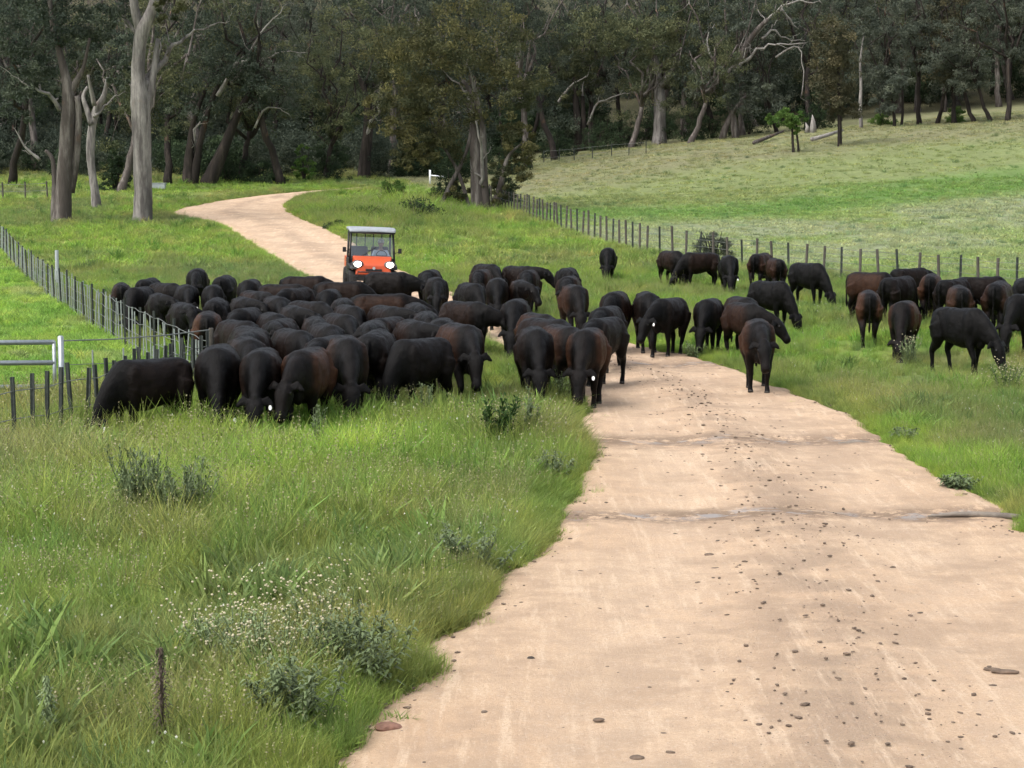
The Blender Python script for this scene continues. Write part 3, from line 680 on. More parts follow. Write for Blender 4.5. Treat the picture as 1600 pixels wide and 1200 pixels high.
shrub(788, 318, 26, 62, 'dark shrub hugging the right foot of the many-stemmed gum', seed=69, n=50, leaf=.12)
shrub(525, 358, 20, 14, 'small blackish shrub at the road edge behind the buggy', 'leaf_shrub', seed=67, n=20, leaf=.08, group='roadside bushes')

# ------------------------------------------------------------------ instancing on a cloud of points, for what nobody could count
def hidden_set(name, meshes):
    c = bpy.data.collections.new(name)
    for i, me in enumerate(meshes): c.objects.link(bpy.data.objects.new('%s_%02d' % (name, i), me))
    return c
def scatter(name, pts, rot, scl, idx, col, coll, label, cat):
    me = bpy.data.meshes.new(name); me.vertices.add(len(pts)); me.vertices.foreach_set('co', np.asarray(pts, np.float32).ravel())
    for nm, arr in (('rot', rot), ('scl', scl)):
        me.attributes.new(nm, 'FLOAT_VECTOR', 'POINT').data.foreach_set('vector', np.asarray(arr, np.float32).ravel())
    me.attributes.new('idx', 'INT', 'POINT').data.foreach_set('value', np.asarray(idx, np.int32))
    me.attributes.new('veg', 'FLOAT_COLOR', 'POINT').data.foreach_set('color', np.concatenate([col, np.ones((len(col), 1))], 1).astype(np.float32).ravel())
    o = link(name, me); g = bpy.data.node_groups.new(name, 'GeometryNodeTree')
    g.interface.new_socket('Geometry', in_out='INPUT', socket_type='NodeSocketGeometry'); g.interface.new_socket('Geometry', in_out='OUTPUT', socket_type='NodeSocketGeometry')
    N = g.nodes; gi = N.new('NodeGroupInput'); go = N.new('NodeGroupOutput'); ci = N.new('GeometryNodeCollectionInfo'); ip = N.new('GeometryNodeInstanceOnPoints')
    ci.inputs['Collection'].default_value = coll; ci.inputs['Separate Children'].default_value = True; ci.inputs['Reset Children'].default_value = True
    ip.inputs['Pick Instance'].default_value = True
    def na(n, t):
        q = N.new('GeometryNodeInputNamedAttribute'); q.data_type = t; q.inputs['Name'].default_value = n; return q.outputs['Attribute']
    g.links.new(gi.outputs[0], ip.inputs['Points']); g.links.new(ci.outputs[0], ip.inputs['Instance'])
    g.links.new(na('idx', 'INT'), ip.inputs['Instance Index']); g.links.new(na('rot', 'FLOAT_VECTOR'), ip.inputs['Rotation']); g.links.new(na('scl', 'FLOAT_VECTOR'), ip.inputs['Scale'])
    g.links.new(ip.outputs[0], go.inputs[0])
    m = o.modifiers.new('scatter', 'NODES'); m.node_group = g
    return tag(o, label, cat, kind='stuff')

# far-off wood on the rising hill behind
def joined(pair):
    tm, cm = pair; me = cm.copy(); bm = bmesh.new(); bm.from_mesh(cm); k = len(me.materials)
    n0 = len(bm.faces); bm.from_mesh(tm); bm.faces.ensure_lookup_table()
    for f in bm.faces[n0:]: f.material_index = 1
    bm.to_mesh(me); bm.free(); me.materials.append(tm.materials[0]); return me
def thicket(seed, r, h, mat):
    rng = np.random.default_rng(seed); cl = []
    for _ in range(60):
        d = rand_dirs(1, rng)[0] * rng.random() ** .4; cl.append([d[0] * r, d[1] * r, h * .5 + d[2] * h * .5, r * .26 * rng.uniform(.7, 1.3)])
    return leaf_mesh('thicket', cl, mat, .3, 60, seed)
wood = hidden_set('wood_tree', [joined(GEN[i]) for i in (0, 1, 3, 5)] + [thicket(301, 2.6, 4.5, M['leaf_shrub']), thicket(302, 3.0, 6.0, M['leaf_dark'])])
pts = []
for row, (Y, step) in enumerate(((172, 5.0), (186, 5.5), (200, 6), (216, 6.5), (235, 7), (258, 8))):
    x = -Y * .42 - 5
    while x < Y * .42 + 5:
        xx = x + random.uniform(-2, 2); yy = Y + random.uniform(-4, 4)
        if row < 2 and xx > -2: yy += 22 + min(14, max(0, xx) * .3)
        pts.append((xx, yy, float(height(xx, yy)) - .2)); x += step
for _ in range(150):
    xx = random.uniform(-70, -3); yy = random.uniform(150, 172); pts.append((xx, yy, float(height(xx, yy)) - .4))
for _ in range(420):
    yy = random.uniform(168, 300); xx = random.uniform(-.42, .42) * yy
    if xx > -6: yy += 20 + min(14, max(0, xx) * .3)
    pts.append((xx, yy, float(height(xx, yy)) - .3))
n = len(pts); kinds_ = RNG.integers(0, 4, n); kinds_[-570:] = 4 + RNG.integers(0, 2, 570)
scatter('forest', pts, [(0, 0, random.uniform(0, 6.28)) for _ in pts], [(s, s, s * 1.05) for s in np.where((kinds_ > 3) & (np.array(pts)[:, 1] < 174), RNG.uniform(.45, .75, n), RNG.uniform(.75, 1.15, n))], kinds_, np.ones((n, 3)) * .1, wood,
        'dense dark eucalypt wood rising on the hill behind', 'forest')

# ------------------------------------------------------------------ cattle
def cow_mesh(name, elev=-5, hp=-52, yaw=0, nl=.5, legs=(0, 0, 0, 0), tail=0.0, fat=1.0, hs=1.16):
    """a beast 1.25 m at the withers, facing -Y; returns (mesh, tag spots)"""
    mb = MB(); X, Z = Vector((1, 0, 0)), Vector((0, 0, 1))
    secs = [(.76, 1.0, .07, .09), (.72, .985, .165, .18), (.64, .965, .235, .245), (.52, .945, .275, .29), (.36, .925, .275, .315), (.18, .905, .305, .335), (0, .885, .335, .35), (-.16, .872, .335, .368),
            (-.32, .880, .31, .37), (-.46, .895, .28, .365), (-.58, .905, .24, .33), (-.69, .90, .185, .27), (-.77, .90, .12, .18)]
    mb.loft([((0, y, z), X, Z, w * fat, h) for y, z, w, h in secs], 28, 2.35)
    # hip hooks, pin bones, shoulders, spine
    for s in (-1, 1):
        mb.ball((s * .175, .44, 1.13), (.075, .11, .065)); mb.ball((s * .095, .66, 1.08), (.06, .09, .06))
        mb.ball((s * .215, -.44, .93), (.11, .17, .26)); mb.ball((s * .215, .50, .84), (.125, .20, .27))
    mb.ball((0, -.42, 1.19), (.075, .22, .075))
    mb.ball((0, -.66, .66), (.10, .14, .15))
    # neck and head
    ca, sa = math.cos(R(elev)), math.sin(R(elev)); yw = Matrix.Rotation(R(yaw), 3, 'Z')
    n0 = Vector((0, -.50, .98)); nd = yw @ Vector((0, -ca, sa)); nmid_d = (Matrix.Rotation(R(yaw * .5), 3, 'Z') @ Vector((0, -math.cos(R(elev * .75)), math.sin(R(elev * .75)))))
    pts = [n0, n0 + nmid_d * (.20 + nl * .2), n0 + nmid_d * (.20 + nl * .2) + nd * nl * .5]
    poll = pts[2] + nd * .12
    hy = Matrix.Rotation(R(yaw * 1.15), 3, 'Z'); hd = hy @ Vector((0, -math.cos(R(hp)), math.sin(R(hp)))); hr = hy @ X; hu = hr.cross(hd).normalized()
    if hu.z < 0 and hp > -80: hu = -hu
    nup = []
    for k, p in enumerate(pts + [poll]):
        d = (nmid_d if k < 2 else nd); r_ = (Matrix.Rotation(R(yaw * (0, .5, .9, 1)[k]), 3, 'Z') @ X); nup.append((p, r_, r_.cross(d).normalized() * -1 if r_.cross(d).z < 0 else r_.cross(d).normalized()))
    mb.loft([(nup[0][0], nup[0][1], nup[0][2], .20, .27), (nup[1][0], nup[1][1], nup[1][2], .155, .225), (nup[2][0], nup[2][1], nup[2][2], .115, .165), (poll, nup[3][1], nup[3][2], .085, .115)], 20, 2.2)
    H = [(-.03, -.03, .07, .07), (.02, -.02, .105, .11), (.10, -.015, .118, .13), (.18, -.012, .112, .125), (.27, -.012, .088, .105), (.35, -.012, .076, .088), (.41, -.010, .083, .082), (.45, -.008, .075, .070), (.475, -.006, .05, .045)]
    mb.loft([(poll + hd * a * hs + hu * b, hr, hu, w * hs, h * hs) for a, b, w, h in H], 18, 2.4)
    mb.ball(poll + hu * .06 - hd * .01, (.075, .06, .06))
    spots = []
    for s in (-1, 1):
        e0 = poll + hd * .035 + hr * s * .10 + hu * .035
        e1 = e0 + hr * s * .10 - hd * .015 + Vector((0, .03, -.005)); e2 = e0 + hr * s * .21 + Vector((0, .04, -.06))
        back = -hd
        mb.loft([(e0, back, hu, .036, .03), (e0 * .55 + e1 * .45, back, hu, .066, .024), (e1, back, hu, .082, .022), (e1 * .4 + e2 * .6, back, hu, .062, .02), (e2, back, hu, .018, .014)], 12)
        spots.append((e1 * .6 + e2 * .4, hu.copy(), hd.copy(), s))
        mb.ball(poll + hd * .15 + hr * s * .125 + hu * .05, (.03, .032, .03))
    # legs: swing per leg (front left, front right, hind left, hind right)
    for s, sw in ((-1, legs[0]), (1, legs[1])):
        lift = max(0, sw) * .25
        mb.tube([(s * .19, -.46, .86), (s * .185, -.47, .68), (s * .165, -.47 - sw * .6, .40), (s * .16, -.47 - sw * .8, .34), (s * .158, -.47 - sw * .75 + lift * .2, .22), (s * .157, -.475 - sw * .85 + lift, .11)], [.14, .105, .066, .062, .046, .045], 12)
        mb.tube([(s * .157, -.475 - sw * .85 + lift, .13), (s * .158, -.50 - sw * .9 + lift, .055), (s * .158, -.515 - sw * .9 + lift, .0)], [.046, .054, .066], 12)
    for s, sw in ((-1, legs[2]), (1, legs[3])):
        mb.tube([(s * .185, .52, .92), (s * .19, .45, .70), (s * .18, .50 - sw * .3, .56), (s * .168, .61 - sw * .55, .44), (s * .165, .615 - sw * .7, .39), (s * .16, .585 - sw * .9, .25), (s * .16, .57 - sw, .12)], [.20, .165, .115, .072, .066, .048, .047], 12)
        mb.tube([(s * .16, .57 - sw, .14), (s * .16, .54 - sw, .055), (s * .16, .525 - sw, 0)], [.048, .054, .066], 12)
    # tail
    mb.tube([(0, .70, 1.14), (0, .775, 1.11), (tail * .3, .81, .98), (tail * .7, .815, .78), (tail, .80, .58), (tail * 1.1, .79, .46), (tail * 1.15, .785, .34)], [.05, .042, .034, .028, .03, .042, .018], 8)
    src = link('tmp', mb.mesh('tmp'))
    rm = src.modifiers.new('r', 'REMESH'); rm.mode = 'VOXEL'; rm.voxel_size = .0205; rm.use_smooth_shade = True
    sm = src.modifiers.new('s', 'SMOOTH'); sm.factor = .5; sm.iterations = 5
    dg = bpy.context.evaluated_depsgraph_get(); me = bpy.data.meshes.new_from_object(src.evaluated_get(dg)); me.name = name
    old = src.data; bpy.data.objects.remove(src); bpy.data.meshes.remove(old)
    me.materials.clear()
    for k in ('coat', 'eye', 'hoof'): me.materials.append(M[k])
    n = len(me.vertices); co = np.empty(n * 3, np.float32); me.vertices.foreach_get('co', co); co = co.reshape(-1, 3)
    co += (np.stack([vnoise(co[:, 1] * 9, co[:, 2] * 9, 1), vnoise(co[:, 0] * 9, co[:, 2] * 9, 2), vnoise(co[:, 0] * 9, co[:, 1] * 9, 3)], -1) - .5) * .016 * (co[:, 2:3] > .05) + (RNG.random(co.shape) - .5) * .002 * (co[:, 2:3] > .12)
    me.vertices.foreach_set('co', co.ravel())
    nf = len(me.polygons); ce = np.empty(nf * 3, np.float32); me.polygons.foreach_get('center', ce); ce = ce.reshape(-1, 3)
    mi = np.zeros(nf, np.int32); mi[ce[:, 2] < .05] = 2
    for s in (-1, 1):
        ec = np.array(poll + hd * .15 + hr * s * .145 + hu * .055); mi[np.linalg.norm(ce - ec, axis=1) < .024] = 1
    me.polygons.foreach_set('material_index', mi); me.polygons.foreach_set('use_smooth', np.ones(nf, bool)); me.update()
    return me, spots
WA, WB, SD = (.16, -.12, -.10, .16), (-.10, .17, .18, -.10), (.02, -.03, .03, -.04)
COWS = {'up': cow_mesh('cow_a', 14, -50, 0, .5, WA), 'upy': cow_mesh('cow_b', 10, -48, 32, .5, WB, .05), 'lev': cow_mesh('cow_c', -8, -55, 6, .5, WB), 'levw': cow_mesh('cow_d', -14, -58, -8, .52, WA, -.04, 1.05),
        'levy': cow_mesh('cow_e', -10, -50, 40, .5, SD, .06), 'low': cow_mesh('cow_f', -32, -64, 0, .55, WA), 'lowy': cow_mesh('cow_g', -30, -60, 35, .55, WB, .03, 1.05), 'gr': cow_mesh('cow_h', -50, -66, 5, .66, SD, 0, 1.06),
        'gry': cow_mesh('cow_i', -48, -62, 30, .66, WA, .05)}
mbt = MB()
ang = [2 * math.pi * k / 14 for k in range(14)]
mbt.add([(.026 * math.cos(a), -.003, .034 * math.sin(a)) for a in ang] + [(.026 * math.cos(a), .003, .034 * math.sin(a)) for a in ang], [tuple(range(14)), tuple(range(27, 13, -1))] + [(k, (k + 1) % 14, 14 + (k + 1) % 14, 14 + k) for k in range(14)])
mbt.tube([(0, -.004, .02), (0, -.010, .02)], .010, 8)
TAG = mbt.mesh('ear_tag', M['ear_tag'])

# px, y of the back, heading (0 to camera, + to picture right), pose, rust, size, ear tag side, mirror, label
CL = []
def C(px, yt, h, pose, rust=0, size=1.0, tg=0, mir=0, lab=None, grp='cattle of the mob'): CL.append([px, yt, h, pose, rust, size, tg, mir, lab, grp])
RG, LG, MG = 'cattle on the right verge', 'cattle packed left of the road', 'cattle walking down the road'
C(1185, 499, 2, 'lev', .75, 1.0, 0, 0, 'rust-flanked black cow leading alone at the right edge of the road', MG)
C(950, 384, 0, 'low', 0, .98, 0, 0, 'lone black cow facing us on the grass, farthest back of the herd', RG)
C(1050, 391, 25, 'gr', .2, .95, 0, 0, 'black cow grazing left of the pair by the grey-green bush', RG)
C(1093, 393, -62, 'gr', .2, .95, 0, 1, 'black cow grazing side-on below the grey-green bush', RG)
C(1139, 398, 6, 'low', 0, 1.0, 1, 0, 'tagged black cow facing us, below and right of the grey-green bush', RG)
C(1189, 397, 160, 'gr', .5, .95, 0, 0, 'dusty cow seen from behind against the right fence', RG)
C(1213, 403, 195, 'gr', .45, .92, 0, 0, 'smaller cow seen from behind, tail showing, against the right fence', RG)
C(1262, 408, 40, 'gr', 0, 1.02, 0, 0, 'black cow striding right, head lowered, highest on the right verge', RG)
C(1203, 437, 46, 'gr', 0, .97, 0, 0, 'black cow stepping right, head lowered, above the lone road leader', RG)
C(1072, 468, -22, 'levw', .1, .95, 1, 0, 'tagged black cow at the road edge, left of a close group of four', RG)
C(1100, 464, -12, 'low', .1, .95, 0, 0, 'black cow second from left in the close group of four', RG)
C(1134, 463, 18, 'levw', .25, .95, 0, 0, 'brownish cow third from left in the close group of four', RG)
C(1162, 471, 26, 'levy', .35, .95, 0, 0, 'brown-tinged cow just behind the lone road leader', RG)
C(1010, 458, 3, 'low', .1, 1.0, 0, 0, 'black cow walking straight at us along the right edge of the road', MG)
C(968, 458, -8, 'levw', .3, 1.0, 0, 0, 'cow walking at us left of the one on the road edge', MG)
C(948, 480, -14, 'lev', .1, .98, 0, 0, 'black cow on the road with pale-rimmed ears, behind the front rust cow', MG)
C(1361, 428, 62, 'gr', .6, 1.0, 0, 0, 'brown-rumped cow grazing, upper left of the right-hand bunch', RG)
C(1358, 458, 180, 'lev', .95, .95, 0, 0, 'rust-rimmed cow seen from behind, leftmost of the right-hand bunch', RG)
C(1413, 468, -4, 'gr', .95, .95, 0, 0, 'rust brown cow grazing towards us behind weeds in the right-hand bunch', RG)
C(1422, 419, 125, 'lev', .1, .98, 0, 0, 'black cow farthest back in the right-hand bunch', RG)
C(1402, 434, 150, 'gr', .1, .97, 0, 0, 'black cow turned away in the middle of the right-hand bunch', RG)
C(1455, 428, 178, 'gr', .9, 1.0, 0, 0, 'rust-sided cow with black spine seen from behind in the right-hand bunch', RG)
C(1490, 437, 150, 'low', .1, .95, 0, 0, 'dark back showing between two rust cows at right', RG)
C(1500, 448, 182, 'gr', .6, .98, 0, 0, 'brown-tinged rump facing us behind the big black grazing cow', RG)
C(1534, 433, 105, 'gr', .1, .98, 0, 0, 'black cow side-on behind the large grey-streaked rump', RG)
C(1560, 441, 174, 'gr', .4, 1.05, 0, 0, 'large grey-streaked rump at the far right', RG)
C(1600, 434, 180, 'gr', 0, 1.0, 0, 0, 'cow cut by the right edge, farther one', RG)
C(1500, 480, 46, 'low', 0, 1.0, 0, 0, 'big black cow striding right, nearest on the right verge', RG)
C(1600, 462, -20, 'low', .1, 1.0, 0, 0, 'cow cut by the right edge, nearer one, head down', RG)
C(886, 418, -12, 'upy', .1, 1.0, 0, 0, 'black cow at the back of three in file right of the road', MG)
C(889, 431, -6, 'lev', .4, .98, 0, 0, 'brownish cow in the middle of three in file right of the road', MG)
C(897, 445, 8, 'low', .55, 1.0, 0, 0, 'brown-flanked cow at the front of three in file right of the road', MG)
C(668, 422, -10, 'lev', .15, 1.0, 0, 0, 'black cow behind the one standing on the bare road right of the buggy', MG)
C(682, 433, 6, 'levw', .1, 1.0, 0, 0, 'black cow facing us on the bare road right of the buggy', MG)
C(735, 442, 15, 'low', .05, 1.0, 0, 0, 'black cow left in the road bunch with its head down', MG)
C(752, 424, -10, 'lev', .55, .98, 0, 0, 'brown cow at the back left of the road bunch', MG)
C(773, 413, 24, 'levw', .1, .98, 0, 0, 'black cow farthest back in the road bunch', MG)
C(797, 415, 42, 'upy', .1, .97, 0, 0, 'black cow with raised head at the back of the road bunch', MG)
C(778, 435, 2, 'low', .1, 1.0, 0, 0, 'black cow facing us in the middle of the road bunch, legs clear on sand', MG)
C(826, 423, -8, 'lev', .3, 1.0, 0, 0, 'black cow at the right side of the road bunch', MG)
C(812, 438, 5, 'upy', .35, .95, 0, 0, 'cow with its face to us at the right of the road bunch', MG)
C(726, 471, 38, 'levy', .2, .95, 0, 0, 'brown-tinged cow turned right, left of the sandy gap', MG)
C(806, 468, -4, 'low', .1, .98, 0, 0, 'black cow with lowered head right of the sandy gap', MG)
C(840, 489, 20, 'lev', .6, .95, 0, 0, 'brown back showing behind the front road cows', MG)
C(868, 496, 35, 'levw', .15, .98, 0, 0, 'black cow turned right behind the front road cows', MG)
C(836, 513, 4, 'low', .15, 1.02, 0, 0, 'black cow nearest us left of the road, head down in the weeds', MG)
C(878, 506, 20, 'lev', .6, .98, 0, 0, 'brownish cow between the two nearest road cows', MG)
C(918, 516, -8, 'low', .95, 1.0, 1, 0, 'rust-sided cow with an ear tag stepping on the left road edge', MG)
C(928, 500, -20, 'lev', .1, .95, 0, 0, 'black cow right behind the rust-sided tagged one', MG)
# front row on the left
C(238, 560, -54, 'gr', .1, .97, 1, 0, 'black cow grazing left, lowest and leftmost of the mob', LG)
C(345, 541, -2, 'gr', .1, 1.05, 1, 0, 'black cow grazing straight at us with a round white ear tag', LG)
C(418, 549, -8, 'low', .2, 1.0, 1, 0, 'tagged black cow facing us in the front row, head in the grass', LG)
C(466, 546, -14, 'levw', .95, 1.0, 0, 0, 'rust-sided cow right of the tagged front-row pair', LG)
C(525, 529, 4, 'low', .45, 1.05, 0, 0, 'brown-shouldered cow facing us with its head low, mid front row', LG)
C(588, 517, 168, 'gr', .1, 1.05, 0, 0, 'big black cow turned away in the front row', LG)
C(655, 526, -38, 'gr', .05, 1.0, 1, 0, 'black cow grazing towards us with a small white tag, front row right', LG)
C(718, 509, 20, 'levw', .55, 1.05, 0, 0, 'brownish cow turned right, last of the front row', LG)
# back edge on the left
C(186, 439, 178, 'gr', .3, .86, 0, 0, 'cow seen from behind against the left fence, leftmost of the mob', LG)
C(228, 432, 165, 'gr', 0, .90, 0, 0, 'black rump second from the left along the back of the mob', LG)
C(308, 417, 0, 'levw', .05, 1.0, 0, 0, 'black cow standing highest at the back of the left mob', LG)
C(350, 428, 172, 'gr', 0, .97, 0, 0, 'black rump right of the highest cow at the back', LG)
C(397, 434, -6, 'low', .1, 1.0, 0, 0, 'black cow apart at the back, left of the buggy', LG)
C(476, 433, 78, 'levw', .2, .95, 0, 0, 'black cow side-on at the back, just left of the buggy', LG)
C(440, 441, 62, 'lev', .2, .95, 0, 0, 'black cow half turned right, second left of the buggy', LG)
C(528, 441, 82, 'low', .2, .95, 0, 0, 'black cow side-on below the left headlight of the buggy', LG)
C(610, 424, 72, 'lev', .05, 1.0, 0, 0, 'black cow crossing in front of the buggy', LG)
C(596, 456, 84, 'lev', .45, 1.0, 0, 0, 'brown-backed cow side-on below the buggy, head out to the right', LG)
for px, yt, h, ps, br, sz in [
    (216, 447, -20, 'gr', .1, .9), (258, 441, 30, 'lev', .2, .92), (248, 458, 5, 'low', .15, .9), (292, 444, 80, 'levw', .1, .95), (332, 446, 88, 'low', .1, .95), (280, 471, 12, 'levw', .15, .92), (300, 486, 180, 'gr', 1.0, .92), (322, 468, 172, 'lev', .1, .95),
    (362, 463, 8, 'low', .2, .95), (345, 480, -18, 'levw', .15, .95), (376, 482, 60, 'levw', .2, .95), (412, 454, 24, 'lev', .6, .95), (432, 463, 80, 'levw', .2, .96), (404, 474, -70, 'low', .2, .95), (462, 452, -30, 'lev', .3, .95), (448, 478, 10, 'upy', .3, .95),
    (500, 452, 70, 'low', .15, .95), (490, 470, 85, 'levw', .2, .96), (536, 466, -75, 'lev', .35, .96), (560, 474, 15, 'low', .3, .97), (530, 486, 75, 'levw', .25, .97), (592, 478, 82, 'levw', .3, .97), (640, 474, 4, 'up', .3, .98), (612, 492, -78, 'lev', .5, .98),
    (660, 488, 60, 'levw', .3, .98), (690, 497, 70, 'levw', .2, .98), (476, 494, 5, 'up', .45, .97), (434, 494, -12, 'upy', .4, .97), (392, 496, 70, 'levw', .3, .97), (350, 506, 15, 'levw', .2, .97), (388, 516, -8, 'low', .4, .98), (430, 516, 78, 'levw', .25, .98),
    (510, 506, 80, 'levw', .2, 1.0), (560, 500, -82, 'lev', .3, 1.0), (640, 505, 85, 'levw', .5, 1.0), (472, 522, -20, 'lev', .6, .98), (386, 532, 5, 'levw', .5, .98), (588, 506, 72, 'low', .2, 1.0), (545, 515, 70, 'levw', .1, 1.0)]:
    if 55 < abs(h) < 100: h = h * .2 + (len(CL) * 37 % 41 - 20)
    if (px + yt) % 7 == 3: continue
    br *= .45 if br < .9 else 1
    if len(CL) % 6 == 0: ps = 'up'
    elif len(CL) % 6 == 3: ps = 'upy'
    C(px, yt, h, ps, br, sz, 1 if len(CL) % 7 == 0 else 0)

pos = np.array([list(by_top(c[0], c[1], 1.25 * c[5])) for c in CL])
hd_ = np.array([R(c[2]) for c in CL]) - np.arctan2(pos[:, 0], pos[:, 1]); fw = np.stack([np.sin(hd_), -np.cos(hd_)], -1)
fixed = np.array([c[8] is not None for c in CL])
for it in range(120):
    P2 = pos[:, :2]; circ = P2[:, None, :] + fw[:, None, :] * np.array([-.42, .06, .55])[None, :, None]
    move = np.zeros_like(P2)
    for i in range(len(CL)):
        d = circ[i][None, :, None, :] - circ[:, None, :, :]
        dist = np.linalg.norm(d, axis=-1); dist[i] = 9
        pen = np.maximum(0, .60 - dist); dirn = d / (dist[..., None] + 1e-6)
        mv = (dirn * pen[..., None]).sum(axis=(0, 1, 2)); move[i] = np.clip(mv * .2, -.12, .12)
    # the mob stays right of its fence
    pos[:, :2] += move * np.where(fixed, .4, 1)[:, None]
    lim = np.interp(pos[:, 1], LF_Y, LF_X) + .75; pos[:, 0] = np.maximum(pos[:, 0], np.where(pos[:, 1] < 60, lim, -99))
print('max cow move', it, np.abs(move).max())
order = [i for i, c in enumerate(CL) if c[8] is None]
order.sort(key=lambda i: -pos[i, 1])
WORDS = ['first', 'second', 'third', 'fourth', 'fifth', 'sixth', 'seventh', 'eighth', 'ninth', 'tenth']
rows_ = [order[k:k + 7] for k in range(0, len(order), 7)]
for r, rw in enumerate(rows_):
    rw.sort(key=lambda i: project(pos[i])[0])
    for k, i in enumerate(rw):
        look = 'rust-rumped' if CL[i][4] > .9 else 'brown-tinged' if CL[i][4] > .35 else 'black'
        CL[i][8] = '%s cow inside the packed mob, %s row from its back, %s from the left' % (look, WORDS[r], WORDS[k]); CL[i][9] = LG
for i, (px, yt, h, ps, br, sz, tg, mir, lab, grp) in enumerate(CL):
    me, spots = COWS[ps]
    x, y = pos[i, :2]; z = float(ground_z(x, y)) + (.03 if bool(in_road(np.array([x]), np.array([y]))[0]) else 0) - .005
    o = link('cow', me, None, (x, y, z)); o.rotation_euler = (0, 0, R(h + random.uniform(-3, 3)) - math.atan2(x, y))
    k = random.uniform(.82, .92); o.scale = (sz * k * (-1 if mir else 1), sz * random.uniform(.80, .90), sz * random.uniform(.98, 1.03))
    o['brown'] = float(br); tag(o, lab, 'cow', grp)
    if tg:
        p, up, fd, s = spots[1 if not mir else 0]
        tgo = link('ear_tag', TAG, o, p + Vector(fd) * .035 - Vector((0, .03, 0)) + Vector((0, 0, -.03))); tgo.rotation_euler = (R(-15), 0, R(random.uniform(-12, 12)))
        tgo['label'] = 'white plastic ear tag'

# ------------------------------------------------------------------ farm buggy
M['orange'] = simple('orange_paint', (.50, .075, .022), .38, var=.08, scale=6, spec=.5)
M['black_plastic'] = simple('black_plastic', (.012, .012, .013), .55, var=.3, scale=14)
M['tyre'] = simple('tyre_rubber', (.018, .017, .016), .9, var=.4, scale=20)
M['roof_white'] = simple('pale_roof_plastic', (.27, .29, .31), .4, var=.15, scale=5)
M['rim'] = simple('rim_steel', (.12, .12, .12), .5, .6)
M['seat'] = simple('black_vinyl', (.02, .02, .022), .5)
t = NT('windscreen'); t.set((.75, .8, .8), .06, .5)
tp = t.n('ShaderNodeBsdfTransparent'); tp.inputs[0].default_value = (.80, .84, .86, 1); gl = t.n('ShaderNodeBsdfGlossy'); gl.inputs['Roughness'].default_value = .05
mx = t.n('ShaderNodeMixShader'); mx.inputs[0].default_value = .08; t.l(tp.outputs[0], mx.inputs[1]); t.l(gl.outputs[0], mx.inputs[2]); t.l(mx.outputs[0], t.out.inputs[0]); M['glass'] = t.m
t = NT('lit_headlamp'); t.b.inputs['Emission Color'].default_value = (1, .93, .80, 1); t.b.inputs['Emission Strength'].default_value = 7; M['lamp'] = t.m
M['bezel'] = simple('lamp_bezel', (.08, .08, .08), .4)
bp = at(577, 455)
ug = empty('farm_buggy', bp + Vector((0, 0, .03)), R(9)); ug.rotation_euler = (0, R(2.2), R(9)); ug.scale = (1.0, 1.0, 1.03)
tag(ug, 'orange utility buggy with lit headlights following the mob down the road', 'buggy')
for sx in (-1, 1):
    for yy in (-1.0, 1.02):
        m = MB(); prof = [(.105, .19), (.125, .25), (.12, .31), (.08, .325), (0, .33), (-.08, .325), (-.12, .31), (-.125, .25), (-.105, .19)]; N_ = 24; v = []; f = []
        for (ax_, rr_) in prof:
            for k in range(N_):
                a_ = 2 * math.pi * k / N_; lug = 1 + (.025 if (k % 2 == 0 and rr_ > .3) else 0); v.append((ax_, rr_ * lug * math.cos(a_), rr_ * lug * math.sin(a_)))
        for i in range(len(prof) - 1):
            for k in range(N_): f.append((i * N_ + k, i * N_ + (k + 1) % N_, (i + 1) * N_ + (k + 1) % N_, (i + 1) * N_ + k))
        m.add(v, f); w = m.build('wheel', M['tyre'], ug, False, loc=(sx * .63, yy, .33))
        m = MB(); m.tube([(sx * .02, 0, 0), (sx * .06, 0, 0)], .19, 18); m.tube([(sx * .055, 0, 0), (sx * .085, 0, 0)], [.075, .055], 10)
        m.build('rim', M['rim'], w)
m = MB(); m.box((0, .05, .42), (1.0, 2.5, .16)); m.build('chassis', M['black_plastic'], ug, bevel=.02)
m = MB(); m.add([(-.56, -1.36, .52), (.56, -1.36, .52), (.60, -.62, .52), (-.60, -.62, .52), (-.50, -1.34, .83), (.50, -1.34, .83), (.62, -.66, 1.08), (-.62, -.66, 1.08), (-.56, -1.05, .98), (.56, -1.05, .98)],
                [(0, 1, 5, 4), (4, 5, 9, 8), (8, 9, 6, 7), (0, 4, 8, 7, 3), (1, 2, 6, 9, 5), (2, 3, 7, 6), (0, 3, 2, 1)]); hood = m.build('bonnet', M['orange'], ug, bevel=.035)
m = MB(); m.box((0, -1.38, .68), (.5, .05, .07)); gr = m.build('grille', M['black_plastic'], ug, bevel=.01)
m = MB(); m.tube([(0, -1.40, .735), (0, -1.425, .735)], .045, 16); m.build('badge', M['galv_paint'], gr)
m = MB(); m.box((0, -1.36, .44), (1.16, .16, .18)); m.tube([(-.5, -1.42, .40), (-.52, -1.50, .46), (-.5, -1.50, .62), (.5, -1.50, .62), (.52, -1.50, .46), (.5, -1.42, .40)], .022, 8); m.build('bumper', M['black_plastic'], ug, bevel=.02)
